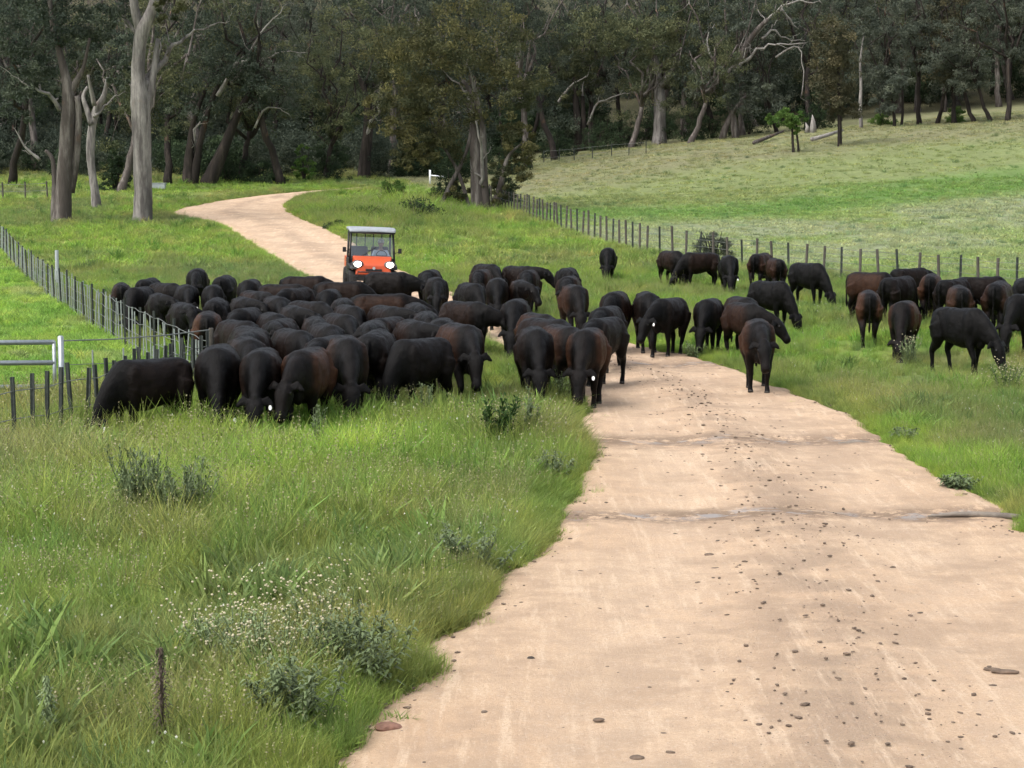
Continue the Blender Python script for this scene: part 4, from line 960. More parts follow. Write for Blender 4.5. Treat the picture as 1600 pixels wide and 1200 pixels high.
for sx in (-1, 1):
    m = MB(); m.add([(sx * a_, b_, c_) for a_, b_, c_ in [(.50, -1.40, .70), (.74, -1.32, .70), (.78, -.66, .66), (.50, -.66, .66), (.50, -1.36, .80), (.74, -1.26, .80), (.78, -.66, .84), (.50, -.66, .86)]],
                    [(0, 1, 5, 4), (1, 2, 6, 5), (4, 5, 6, 7), (2, 3, 7, 6), (3, 0, 4, 7), (0, 3, 2, 1)]); m.build('mudguard', M['black_plastic'], ug, bevel=.02)
    m = MB(); m.ball((sx * .50, -1.33, .845), (.185, .06, .12), 18, 10); h_ = m.build('headlight', M['bezel'], ug, True)
    m = MB(); m.ball((sx * .50, -1.365, .845), (.12, .055, .085), 18, 10); m.build('lens', M['lamp'], h_, True)
    m = MB(); m.tube([(sx * .70, -.66, .90), (sx * .66, -.42, 1.74)], .032, 10); m.tube([(sx * .66, -.42, 1.74), (sx * .66, .52, 1.78)], .03, 10); m.build('front_post', M['black_plastic'], ug, True)
    m = MB(); m.tube([(sx * .68, .55, .50), (sx * .66, .52, 1.78)], .032, 10); m.build('rear_post', M['black_plastic'], ug, True)
    m = MB(); m.box((sx * .70, -.06, .74), (.05, 1.05, .52)); d_ = m.build('side_door', M['black_plastic'], ug, bevel=.03)
    m = MB(); m.box((sx * .735, .22, .88), (.03, .16, .035)); m.build('handle', M['rim'], d_, bevel=.008)
    m = MB(); m.tube([(sx * .70, -.58, 1.16), (sx * .84, -.60, 1.22)], .012, 6); m.box((sx * .87, -.60, 1.25), (.11, .04, .15)); m.build('wing_mirror', M['black_plastic'], ug, bevel=.01)
m = MB(); secs_ = []
for y_, zc_, w_ in ((-.62, 1.80, .70), (-.50, 1.85, .74), (-.1, 1.885, .755), (.4, 1.885, .755), (.62, 1.85, .73)): secs_.append(((0, y_, zc_), (1, 0, 0), (0, 0, 1), w_, .055))
m.loft(secs_, 24, 5); rf = m.build('roof', M['roof_white'], ug, True)
m = MB(); m.tube([(-.70, -.60, 1.775), (0, -.63, 1.785), (.70, -.60, 1.775)], .03, 8); m.build('roof_trim', M['black_plastic'], rf, True)
m = MB(); m.add([(-.655, -.655, 1.06), (.655, -.655, 1.06), (.63, -.43, 1.74), (-.63, -.43, 1.74), (-.655, -.648, 1.06), (.655, -.648, 1.06), (.63, -.423, 1.74), (-.63, -.423, 1.74)],
                [(0, 1, 2, 3), (7, 6, 5, 4), (0, 4, 5, 1), (1, 5, 6, 2), (2, 6, 7, 3), (3, 7, 4, 0)]); ws = m.build('windscreen', M['glass'], ug)
m = MB(); m.tube([(-.3, -.67, 1.09), (.12, -.60, 1.36)], .010, 6); m.build('wiper', M['black_plastic'], ws)
m = MB(); m.box((0, -.52, .98), (1.26, .22, .2)); m.build('dashboard', M['black_plastic'], ug, bevel=.04)
for sx in (-.33, .33):
    m = MB(); m.box((sx, .16, .76), (.58, .5, .16)); st = m.build('seat', M['seat'], ug, bevel=.05)
    m = MB(); m.box((sx, .40, 1.06), (.56, .13, .56), (R(-10), 0, 0)); m.build('backrest', M['seat'], st, bevel=.05)
m = MB()
m.tube([(.33 + .17 * math.cos(a), -.30 + .07 * math.sin(a), 1.08 + .155 * math.sin(a)) for a in [2 * math.pi * k / 18 for k in range(19)]], .014, 8); m.tube([(.33, -.30, 1.08), (.33, -.45, .98)], .018, 8); m.tube([(.17, -.30, 1.08), (.49, -.30, 1.08)], .012, 6); m.build('steering_wheel', M['black_plastic'], ug, True)
m = MB(); m.tube([(-.64, .56, 1.74), (.64, .56, 1.74)], .022, 8); m.tube([(-.64, .56, 1.2), (.64, .56, 1.2)], .022, 8)
cage = m.build('rear_screen', M['black_plastic'], ug, True)
for xx in (-.4, -.13, .13, .4):
    m = MB(); m.tube([(xx, .56, 1.2), (xx, .56, 1.74)], .016, 8); m.build('bar', M['black_plastic'], cage, True)
m = MB(); m.box((0, 1.02, .66), (1.36, .9, .06)); bed = m.build('cargo_bed', M['black_plastic'], ug, bevel=.01)
for c_, d_ in (((-.68, 1.02, .84), (.05, .9, .32)), ((.68, 1.02, .84), (.05, .9, .32)), ((0, 1.45, .84), (1.31, .05, .32)), ((0, .59, .84), (1.31, .05, .32))):
    m = MB(); m.box(c_, d_); m.build('bed_side', M['orange'], bed, bevel=.012)

# driver: one continuous body, clothes over it
def skin_obj(name, verts, edges, mat, parent, root=0, sub=2):
    me = bpy.data.meshes.new(name); me.from_pydata([v[:3] for v in verts], edges, []); o = link(name, me, parent)
    o.modifiers.new('skin', 'SKIN'); sv = me.skin_vertices[0].data if me.skin_vertices else None
    if sv is None:
        bm = bmesh.new(); bm.from_mesh(me); bm.verts.layers.skin.verify(); bm.to_mesh(me); bm.free(); sv = me.skin_vertices[0].data
    for i, v in enumerate(verts): sv[i].radius = (v[3], v[4] if len(v) > 4 else v[3]); sv[i].use_root = i == root
    s_ = o.modifiers.new('sub', 'SUBSURF'); s_.levels = s_.render_levels = sub
    dg = bpy.context.evaluated_depsgraph_get(); nm = bpy.data.meshes.new_from_object(o.evaluated_get(dg)); o.modifiers.clear(); o.data = nm; bpy.data.meshes.remove(me); nm.name = name
    nm.materials.clear(); nm.materials.append(mat); nm.polygons.foreach_set('use_smooth', [True] * len(nm.polygons)); return o
M['skin'] = simple('skin', (.42, .24, .17), .55, var=.08); M['shirt'] = simple('pale_blue_shirt', (.66, .71, .80), .85, var=.1, scale=8)
M['trousers'] = simple('dark_trousers', (.03, .035, .05), .85); M['cap'] = simple('white_cap', (.72, .72, .70), .8, var=.05); M['hair'] = simple('brown_hair', (.05, .03, .02), .7)
V = [(0, 0, .12, .13, .11), (0, -.01, .32, .14, .10), (0, -.02, .50, .16, .10), (0, -.03, .60, .055), (0, -.045, .68, .052), (0, -.055, .75, .085, .098), (0, -.05, .84, .082, .10), (0, -.04, .90, .06, .07)]
E = [(0, 1), (1, 2), (2, 3), (3, 4), (4, 5), (5, 6), (6, 7)]
for s in (-1, 1):
    b0 = len(V); V += [(s * .18, -.02, .53, .062), (s * .25, -.13, .33, .047), (s * .20, -.36, .27, .034), (s * .165, -.43, .28, .030)]; E += [(2, b0), (b0, b0 + 1), (b0 + 1, b0 + 2), (b0 + 2, b0 + 3)]
    for k, (dx, L_) in enumerate(((-.028, .055), (-.010, .068), (.010, .062), (.026, .05))):
        q = len(V); V += [(s * .165 + dx, -.465, .295, .009), (s * .165 + dx * 1.1, -.465 - L_ * .6, .285, .008), (s * .165 + dx * 1.1, -.465 - L_ * .6, .255, .007)]; E += [(b0 + 3, q), (q, q + 1), (q + 1, q + 2)]
    q = len(V); V += [(s * .13, -.42, .305, .010), (s * .115, -.45, .30, .009)]; E += [(b0 + 3, q), (q, q + 1)]
    q = len(V); V += [(s * .10, -.05, .08, .085), (s * .14, -.40, .10, .062), (s * .14, -.46, -.28, .045), (s * .14, -.56, -.33, .038)]; E += [(0, q), (q, q + 1), (q + 1, q + 2), (q + 2, q + 3)]
pr = empty('person', (0, 0, 0)); M4 = Matrix.Translation(bp + Vector((0, 0, .03))) @ Euler((0, R(2.2), R(9))).to_matrix().to_4x4()
pr.matrix_world = M4 @ Matrix.Translation((.33, .12, .69)); tag(pr, 'driver in a pale blue shirt and white cap holding the steering wheel', 'person')
body = skin_obj('body', V, E, M['skin'], pr)
m = MB(); m.ball((0, -.155, .785), (.015, .022, .025), 8, 6); m.build('nose', M['skin'], body, True)
for s in (-1, 1):
    m = MB(); m.ball((s * .035, -.137, .815), (.012, .008, .008), 8, 6); m.build('eye', M['eye'], body, True)
    m = MB(); m.ball((s * .09, -.045, .80), (.014, .025, .035), 8, 6); m.build('ear', M['skin'], body, True)
m = MB(); m.box((0, -.142, .745), (.045, .01, .008)); m.build('mouth', simple('lips', (.25, .09, .08), .6), body)
V2 = [(0, .0, .10, .155, .13), (0, -.01, .32, .16, .12), (0, -.02, .49, .175, .115), (0, -.025, .57, .085, .08)]; E2 = [(0, 1), (1, 2), (2, 3)]
for s in (-1, 1):
    b0 = len(V2); V2 += [(s * .18, -.02, .53, .078), (s * .25, -.13, .33, .062), (s * .21, -.32, .28, .048)]; E2 += [(2, b0), (b0, b0 + 1), (b0 + 1, b0 + 2)]
skin_obj('shirt', V2, E2, M['shirt'], pr)
V3 = [(0, .01, .09, .14, .13)]; E3 = []
for s in (-1, 1):
    q = len(V3); V3 += [(s * .10, -.05, .08, .10), (s * .14, -.40, .10, .078), (s * .14, -.45, -.22, .062)]; E3 += [(0, q), (q, q + 1), (q + 1, q + 2)]
skin_obj('trousers', V3, E3, M['trousers'], pr)
m = MB(); m.ball((0, -.04, .865), (.102, .118, .085), 16, 8); m.ball((0, -.16, .865), (.085, .09, .012), 14, 6); m.build('cap', M['cap'], pr, True)
m = MB(); m.ball((0, -.01, .815), (.098, .10, .075), 14, 8); m.build('hair', M['hair'], pr, True)

# ------------------------------------------------------------------ fences and gates
def picket(h, r, mat, n=6):
    m = MB(); m.tube([(0, 0, -.15), (0, 0, h)], r, n); return m.mesh('post', mat)
def star(h, w, mat):
    m = MB()
    for k in range(3):
        a = k * 2.094; m.box((math.cos(a) * w / 2, math.sin(a) * w / 2, h / 2 - .1), (w, .012, h + .2), (0, 0, a))
    return m.mesh('post', mat)
STARN = star(1.12, .034, M['post_dark']); STARF = star(1.05, .028, M['post_dark']); STAR = star(1.05, .045, M['post_dark']); DROP = picket(.98, .014, M['post_grey'], 6); WOOD = picket(1.05, .05, M['post_wood'], 7); STEEL = picket(1.25, .06, M['galv_paint'], 12)
def polyline(P, step):
    P = [np.array(p, float) for p in P]; out = []; carry = 0
    for a, b in zip(P[:-1], P[1:]):
        L = np.linalg.norm(b - a); d = carry
        while d < L: out.append(a + (b - a) * d / L); d += step
        carry = d - L
    return out
def fence(name, label, P, step, kinds, wires, wire_r=.006, hscale=1.0, group=None, sag=.03):
    p0 = Vector((P[0][0], P[0][1], 0)); p0.z = float(ground_z(p0.x, p0.y)); e = empty(name, p0)
    pts = polyline(P, step)
    for i, (x, y) in enumerate(pts):
        me = kinds[i % len(kinds)]; z = float(ground_z(x, y))
        o = link('post', me, e, (x - p0.x, y - p0.y, z - p0.z)); o.rotation_euler = (random.gauss(0, .03), random.gauss(0, .03), random.uniform(0, 6)); o.scale = (1, 1, hscale * random.uniform(.93, 1.05))
    for wz in wires:
        m = MB(); line = []
        for i, (x, y) in enumerate(pts):
            z = float(height(x, y)) - p0.z + wz * hscale + random.gauss(0, .008) - sag * math.sin(i * .9) ** 2
            line.append((x - p0.x, y - p0.y, z))
        m.tube(line, wire_r, 5); m.build('wire', M['wire'], e)
    return tag(e, label, 'fence', group)
A = (-5.0, 33.0)
FL = [A, (-8.9, 44.5), (-13.6, 59), (-21.5, 83.5), (-27, 100)]
fl = fence('wire_fence', 'close-set post and wire fence running up the left side to the gums', FL, .52, [STARF, DROP, DROP, DROP], (.2, .45, .7, .96), .006)
for q in ((90, 452),):
    p = at(*q); o = link('strainer_post', STEEL, fl, p - fl.location); o.scale = (1.0, 1.0, 1.0)
nf = fence('wire_fence', 'short run of black posts and wire in tall grass at the left edge', [(-8.2, 22.6), (-7.4, 24), (-6.35, 26), (-5.75, 28), (-5.5, 30), A], .36, [STARN], (.55, .92), .007)
m = MB()
def gz1(x, y): return float(ground_z(x, y))
GB = (-7.05, 31.0)
cf = empty('wire_fence', (GB[0], GB[1], gz1(*GB)))
z0 = gz1(*GB)
for hz in (1.18, .8, .45):
    m = MB(); m.tube([(0, 0, hz - .02), (.7, .68, hz - .05), (1.4, 1.35, hz - .04), (A[0] - GB[0], A[1] - GB[1], hz)], .011 if hz > 1 else .006, 6); m.build('wire', M['wire'], cf)
o = link('post', WOOD, cf, (A[0] - GB[0], A[1] - GB[1], 0)); o.scale = (.8, .8, 1.15); tag(cf, 'pale top rail and wires from the gate post across to the fence corner', 'fence')
for tt in (.2, .4, .6, .8):
    link('post', DROP, cf, ((A[0] - GB[0]) * tt, (A[1] - GB[1]) * tt, 0))
gt = empty('pipe_gate', (GB[0], GB[1], z0)); tag(gt, 'galvanised pipe gate with three rails cut by the left edge', 'gate')
m = MB(); m.tube([(0, 0, -.2), (0, 0, 1.22)], .048, 14); m.ball((0, 0, 1.22), (.048, .048, .025), 12, 6); m.build('gate_post', M['galv'], gt, True)
for hz in (1.14, .82, .44, .16):
    m = MB(); m.tube([(-.09, -.02, hz), (-3.2, -.25, hz)], .040, 12); m.build('rail', M['galv'], gt, True)
for xx in (-.10, -1.6, -3.18):
    m = MB(); m.tube([(xx, -.02 + xx * .072, .14), (xx, -.02 + xx * .072, 1.16)], .03, 10); m.build('upright', M['galv'], gt, True)
FR = [(17, 57.5), (14.4, 64), (9.6, 72.5), (5.45, 80.8), (2.4, 94), (0, 109), (-1.5, 118)]
fence('wire_fence', 'dark post and wire fence curving along the right paddock to the many-stemmed gum', FR, 1.0, [WOOD, STAR, WOOD], (.25, .5, .75, .94), .007, 1.05)
pf = [at(850, 254), at(905, 250), at(960, 244), at(1010, 240)]
fence('wire_fence', 'far dark green fence at the wood edge beyond the right paddock', [(p.x, p.y) for p in pf], 1.6, [STAR], (.4, .95), .008, 1.0)
pf = [at(-30, 312), at(30, 311), at(75, 310)]
fence('wire_fence', 'far thin fence posts at the left edge behind the leftmost gum', [(p.x, p.y) for p in pf], 1.3, [WOOD], (.5, .9), .012, 1.0)
# white end assembly behind the many-stemmed gum
p = at(672, 288); e = empty('fence_end', p); tag(e, 'white painted fence end post with a short rail by the many-stemmed gum', 'fence end')
m = MB(); m.tube([(0, 0, -.1), (0, 0, 1.0)], .07, 12); m.build('post', M['white_paint'], e, True)
m = MB(); m.tube([(.07, 0, .62), (1.1, .1, .5)], .05, 10); m.build('rail', M['white_paint'], e, True)
p = at(248, 296); e = empty('water_tank', p); tag(e, 'small pale trough behind the foot of the tall pale gum', 'trough')
m = MB(); m.box((0, 0, .2), (.9, .5, .36)); m.build('tank', M['galv_paint'], e, bevel=.05)
m = MB(); m.box((0, 0, .40), (.96, .56, .05)); m.build('rim', M['galv_paint'], e, bevel=.02)

# ------------------------------------------------------------------ fallen timber, stones, dung
def rock(name, px, py, d, mat, label, cat, seed, group=None):
    rng = np.random.default_rng(seed); p = at(px, py); bm = bmesh.new(); bmesh.ops.create_icosphere(bm, subdivisions=2, radius=.5)
    for v in bm.verts:
        v.co *= 1 + .28 * (vnoise(v.co.x * 3 + seed, v.co.y * 3 + v.co.z * 2, seed) - .5) + rng.uniform(-.04, .04)
        v.co.x *= d[0]; v.co.y *= d[1]; v.co.z = max(v.co.z, -.35) * d[2]
    me = bpy.data.meshes.new(name); bm.to_mesh(me); bm.free(); me.materials.append(M[mat])
    o = link(name, me, None, p + Vector((0, 0, .016 + d[2] * .12))); o.rotation_euler = (0, 0, rng.uniform(-.4, .4)); return tag(o, label, cat, group)
S_ = 'stones and dung on the road'
rock('dung_pat', 830, 1037, (.085, .08, .07), 'dung', 'dark pointed lump alone on the pale left wheel track', 'dung', 1, S_)
rock('stone', 607, 1142, (.20, .13, .07), 'stone_red', 'reddish flat stone at the lower left road edge', 'stone', 2, S_)
rock('stone', 995, 1189, (.10, .08, .035), 'stone', 'dark flat stone at the very bottom of the road', 'stone', 3, S_)
rock('dung_pat', 925, 704, (.09, .09, .08), 'dung', 'dark lump, left one of two at the left road edge', 'dung', 4, S_)
rock('dung_pat', 945, 705, (.15, .09, .06), 'dung', 'dark longish lump, right one of two at the left road edge', 'dung', 5, S_)
rock('stone', 1108, 870, (.11, .07, .035), 'stone', 'dark flat stone just below the lower cross drain', 'stone', 6, S_)
rock('stone', 1118, 892, (.10, .06, .03), 'stone', 'dark flat stone, lower of two below the cross drain', 'stone', 7, S_)
rock('stone', 1250, 968, (.11, .06, .03), 'stone', 'slim dark stone on the loose crown of the road', 'stone', 8, S_)
rock('stone', 935, 1129, (.09, .05, .03), 'stone', 'small flat stone left of the bottom stone', 'stone', 9, S_)
rock('stone', 1570, 1054, (.22, .06, .04), 'stone', 'long dark stick-like stone at the right edge of the picture', 'stone', 10, S_)
rock('stone', 1550, 1050, (.14, .05, .03), 'stone', 'thin dark stone touching the long one at the right edge', 'stone', 11, S_)
rock('stone', 1383, 889, (.06, .05, .03), 'stone', 'small dark stone on the right wheel track', 'stone', 12, S_)
rock('stone', 938, 902, (.06, .05, .035), 'stone', 'small dark stone on the left wheel track', 'stone', 13, S_)
def log(name, pts, r, label, mat='log', flat=1, cat='log'):
    m = MB(); m.tube(pts, r, 10, .10, flat); p0 = Vector(pts[0]); m.v = [tuple(Vector(v) - p0) for v in m.v]
    return tag(m.build(name, M[mat], None, True, loc=p0), label, cat)
def gp(px, py, dz=.03): q = at(px, py); return (q.x, q.y, q.z + dz)
log('half_buried_log', [gp(1450, 811), gp(1490, 810, .045), gp(1530, 811, .05), gp(1575, 812, .04), gp(1610, 813)], [.012, .028, .034, .032, .02], 'grey half-buried log at the right end of the lower cross drain')
log('half_buried_log', [gp(1310, 697), gp(1340, 696, .04), gp(1372, 697, .02)], [.02, .035, .02], 'short grey half-buried log at the right end of the upper cross drain')
log('fallen_log', [gp(1268, 222, .2), gp(1290, 219, .35), gp(1316, 213, .5)], [.18, .16, .1], 'fallen grey log lying left of the lone brownish tree', 'bark_dead')
log('fallen_log', [gp(1178, 226, .15), gp(1200, 220, .3), gp(1224, 214, .5)], [.16, .15, .08], 'fallen grey branch left of the small bright green tree', 'bark_grey')
log('fallen_log', [gp(8, 248, .2), gp(22, 249, .4), gp(32, 246, .5)], [.16, .16, .1], 'short dark log on the far left slope', 'bark_dark')
p = at(1270, 207); m = MB(); m.tube([(0, 0, -.2), (.02, 0, .5), (.0, 0, .95), (-.05, 0, 1.5)], [.36, .28, .2, .03], 9, .15); m.tube([(-.5, .1, -.1), (-.45, .1, .5), (-.62, .1, .85)], [.2, .14, .02], 8, .15)
tag(m.build('broken_stump', M['bark_dead'], None, True, loc=p), 'pale jagged broken stump at the wood edge', 'stump')

# loose gravel and clods on the road
bm = bmesh.new(); bmesh.ops.create_icosphere(bm, subdivisions=1, radius=.5); bm.verts.ensure_lookup_table()
bv = np.array([v.co[:] for v in bm.verts]); bf = np.array([[v.index for v in f.verts] for f in bm.faces]); bm.free()
NG = 14000; k = RNG.random(NG) ** 1.5; yv = 9 + 52 * k; tries = RNG.random(NG)
row = np.searchsorted(ELs[:, 1], yv).clip(1, len(ELs) - 1)
uo = np.where(RNG.random(NG) < .55, np.clip(RNG.normal(.5, .13, NG), .02, .98), RNG.random(NG)); uo = np.where(RNG.random(NG) < .12, np.where(RNG.random(NG) < .6, RNG.random(NG) * .06, 1 - RNG.random(NG) * .05), uo)
cx = ELs[row, 0] * (1 - uo) + ERs[row, 0] * uo; cy = ELs[row, 1] * (1 - uo) + ERs[row, 1] * uo
sz = .006 + .044 * RNG.random(NG) ** 11; ang_ = RNG.random(NG) * 6.28
rzz = height(cx, cy) + .04 + .05 * np.exp(-((uo - .5) / .13) ** 2) - .03 * (np.exp(-((uo - .27) / .1) ** 2) + np.exp(-((uo - .7) / .1) ** 2)) + (fbm(cx * 1.3, cy * 1.3, 71) - .5) * .05
sc3 = np.stack([sz * RNG.uniform(.8, 1.8, NG), sz * RNG.uniform(.7, 1.2, NG), sz * RNG.uniform(.3, .6, NG)], -1)
vv = bv[None] * sc3[:, None, :] * RNG.uniform(.8, 1.2, (NG, len(bv), 1)); ca_, sa_ = np.cos(ang_)[:, None], np.sin(ang_)[:, None]
vx = vv[..., 0] * ca_ - vv[..., 1] * sa_ + cx[:, None]; vy = vv[..., 0] * sa_ + vv[..., 1] * ca_ + cy[:, None]; vz = vv[..., 2] + (rzz - .003 + sc3[:, 2] * .15)[:, None]
ff = (bf[None] + (np.arange(NG) * len(bv))[:, None, None]).reshape(-1, 3)
tag(link('gravel', np_mesh('gravel', np.stack([vx, vy, vz], -1).reshape(-1, 3), ff, M['stone'])), 'loose dark gravel and clods strewn over the sandy road', 'gravel', kind='stuff')

# ------------------------------------------------------------------ foreground weeds one can pick out
def leafy(name, px, py, h, w, n, mat, label, seed, leafL=.12, aspect=.4, stems=8, seedheads=0, group='weeds in the verge', upright=.6):
    rng = np.random.default_rng(seed); p = at(px, py); p.z = gz1(p.x, p.y); e = empty(name, p); m = MB(); lv = []; lf = []; sh = MB()
    for s in range(stems):
        a = rng.uniform(0, 6.28); tip = np.array([math.cos(a) * w * rng.uniform(.1, .5), math.sin(a) * w * rng.uniform(.1, .5), h * rng.uniform(.65, 1.0)])
        base_ = np.array([tip[0] * .25, tip[1] * .25, -.03]); st = wobble(base_, tip, 4, .03, rng); m.tube(st, [.008, .007, .006, .005, .003], 5)
        for k in range(2 * n // stems):
            tt = rng.uniform(.05, 1); q = st[0] * (1 - tt) + st[-1] * tt + rng.normal(size=3) * .012; d = rand_dirs(1, rng)[0]; d[2] = abs(d[2]) * upright + .15; d /= np.linalg.norm(d)
            sd = np.cross(d, [0, 0, 1.]); sd /= np.linalg.norm(sd) + 1e-6; L_ = leafL * rng.uniform(.5, 1.5) * (1.25 - .6 * tt); W_ = L_ * aspect * .8
            o0 = len(lv); dn = np.array([0, 0, -.35 * L_]); up = np.cross(sd, d) * W_ * .2; mid_ = q + d * L_ * .5
            lv += [q, mid_ + sd * W_ * .5 + up, mid_ - sd * W_ * .5 + up, q + d * L_ + dn]; lf += [(o0, o0 + 1, o0 + 2), (o0 + 1, o0 + 3, o0 + 2)]
        if seedheads:
            for k in range(seedheads):
                c_ = st[-1] + rng.normal(size=3) * np.array([.04, .04, .05]) * (w / .3); q_ = rng.uniform(.5, 1.1); sh.ball(c_, (.011 * q_, .011 * q_, .009 * q_), 6, 4)
    m.build('stem', M['weed'], e)
    link('foliage', np_mesh('foliage', np.array(lv), np.array(lf), M[mat]), e)
    if seedheads: sh.build('seed_heads', M['dry_head'], e)['kind'] = 'stuff'
    return tag(e, label, 'weed', group)
leafy('weed_clump', 222, 828, .85, .75, 900, 'weed', 'dark upright weed clump in the middle of the left verge, left half', 1, .15, .16, 24, upright=2.2)
leafy('weed_clump', 288, 832, .75, .8, 900, 'weed', 'dark upright weed clump in the middle of the left verge, right half', 2, .14, .16, 24, upright=2.2)
leafy('dock_plant', 775, 716, .88, .9, 340, 'leaf_green', 'big-leaved green dock plant near the left road edge', 3, .17, .38, 12, upright=1.3)
leafy('dock_plant', 830, 708, .92, .35, 150, 'weed', 'tall narrow dark dock plant right of the big-leaved one', 4, .13, .34, 5, upright=1.6)
leafy('dry_weed', 425, 1070, .62, 1.0, 520, 'thistle', 'spreading weed with dry pale seed heads in the lower left', 5, .09, .25, 26, 10)
leafy('dry_weed', 355, 1040, .52, .8, 360, 'thistle', 'smaller dry-headed weed left of the spreading one', 6, .09, .25, 18, 8)
leafy('dry_weed', 490, 1010, .52, .7, 320, 'thistle', 'dry-headed weed right of the spreading one', 7, .09, .25, 16, 8)
leafy('weed_clump', 565, 1085, .60, .8, 800, 'weed', 'dark leafy weed clump beside the road, lower left', 8, .11, .3, 18)
leafy('weed_clump', 475, 1150, .55, .8, 600, 'weed', 'dark leafy weed at the bottom left of the road', 9, .11, .3, 14)
leafy('weed_clump', 740, 905, .50, .9, 700, 'weed', 'low dark green weed on the bulge of the left road edge', 10, .10, .3, 18)
leafy('weed_clump', 860, 760, .42, .7, 460, 'weed', 'dull green weed at the road edge below the dock', 11, .10, .3, 14)
leafy('weed_clump', 872, 640, .60, .7, 420, 'thistle', 'grey-green weed where the nearest road cow lowers its head', 12, .11, .25, 14, upright=1.5)
leafy('weed_clump', 665, 672, .75, .25, 200, 'weed', 'slim dark weed below the small-tagged front cow', 13, .11, .2, 7, upright=2.2)
leafy('weed_clump', 495, 724, .8, .3, 200, 'weed', 'slim dark weed below the mid front row', 14, .12, .2, 7, upright=2.2)
leafy('flowering_weed', 1572, 620, .55, .8, 300, 'leaf_green', 'white-flecked flowering weed below the right-hand bunch', 15, .09, .25, 20, 6)
leafy('weed_clump', 1420, 570, .62, .6, 300, 'thistle', 'tall weeds in front of the big striding black cow', 16, .10, .2, 16, 3, upright=2)
leafy('weed_clump', 1085, 560, .35, .8, 300, 'thistle', 'grey-green weed at the road edge below the group of four', 17, .10, .25, 16)
leafy('weed_clump', 1495, 765, .18, .6, 300, 'weed', 'flat dark weed at the right road edge near the cross drain', 18, .10, .4, 12, upright=.5)
leafy('weed_clump', 1415, 690, .18, .5, 260, 'weed', 'small flat dark weed at the right road edge, upper', 19, .10, .4, 12, upright=.5)
def spike(px, py, h, mat, label, seed):
    rng = np.random.default_rng(seed); p = at(px, py); p.z = gz1(p.x, p.y); e = empty('spiked_weed', p); m = MB()
    m.tube([(0, 0, -.05), (.006, 0, h * .5), (0, 0, h)], [.013, .012, .007], 8, .1); m.build('stem', M[mat], e, True); lv = []; lf = []
    for k in range(260):
        zz_ = h * (k / 260) ** .9; a = k * 2.4 + rng.uniform(-.4, .4); L_ = (.085 if zz_ < h * .8 else .04) * rng.uniform(.4, 1.1); d = np.array([math.cos(a), math.sin(a), .35]); sd = np.array([-math.sin(a), math.cos(a), 0]) * .012
        q = np.array([0, 0, zz_]); o0 = len(lv); lv += [q - sd, q + d * L_ * .6 - sd * .6, q + d * L_ + np.array([0, 0, -.03]), q + d * L_ * .6 + sd * .6]; lf.append((o0, o0 + 1, o0 + 2, o0 + 3))
    link('foliage', np_mesh('foliage', np.array(lv), np.array(lf), M[mat]), e); return tag(e, label, 'weed', 'spiked weeds at the bottom')
spike(253, 1182, .70, 'stalk', 'dark brown spiky dead stalk near the bottom left', 1)
spike(75, 1178, .50, 'thistle', 'blue-green spiky thistle at the bottom left corner', 2)

# ------------------------------------------------------------------ grass
def clump(n, h0, h1, w, spread, lean, dry, seed, seg=2, heads=0, flowers=0, broad=False):
    rng = np.random.default_rng(seed); V_ = []; F_ = []; T_ = []; MI = []
    for i in range(n):
        a = rng.uniform(0, 6.28); r = spread * rng.random() ** .6; b = np.array([r * math.cos(a), r * math.sin(a), -.02]); h = rng.uniform(h0, h1)
        ln = rng.normal(size=2) * lean * h + np.array([math.cos(a), math.sin(a)]) * lean * .6 * h
        f_ = rng.uniform(0, 6.28); sd = np.array([math.cos(f_), math.sin(f_), 0]); ww = w * rng.uniform(.6, 1.4); o0 = len(V_); c_ = (1.0 if rng.random() < dry else rng.random() * .35, rng.random(), rng.random(), 1)
        for k in range(seg + 1):
            t_ = k / seg; q = b + np.array([ln[0] * t_ ** 1.8, ln[1] * t_ ** 1.8, h * t_ * (1 - .18 * t_)])
            wk = ww * ((1 - t_ * .85) if not broad else math.sin(math.pi * (.12 + .85 * t_))); V_ += [q - sd * wk * .5, q + sd * wk * .5]; T_ += [c_, c_]
        for k in range(seg): F_.append((o0 + 2 * k, o0 + 2 * k + 1, o0 + 2 * k + 3, o0 + 2 * k + 2)); MI.append(0)
        tip = V_[-1]
        if i < heads + flowers:
            for k in range(4 if i < heads else 2):
                q = tip - np.array([0, 0, .022 * k]) * (1 if i < heads else .2); d = rand_dirs(1, rng)[0] * (.008 if i < heads else .008); d2 = np.cross(d, rand_dirs(1, rng)[0]); d2 = d2 / (np.linalg.norm(d2) + 1e-9) * np.linalg.norm(d)
                o1 = len(V_); V_ += [q + d, q + d2, q - d, q - d2]; T_ += [c_] * 4; F_.append((o1, o1 + 1, o1 + 2, o1 + 3)); MI.append(1 if i < heads else 2)
    me = np_mesh('clump', np.array(V_), np.array(F_), M['grass']); me.materials.append(M['seed']); me.materials.append(M['flower'])
    me.polygons.foreach_set('material_index', np.array(MI, np.int32))
    a = me.color_attributes.new('tint', 'FLOAT_COLOR', 'POINT'); a.data.foreach_set('color', np.array(T_, np.float32).ravel()); return me
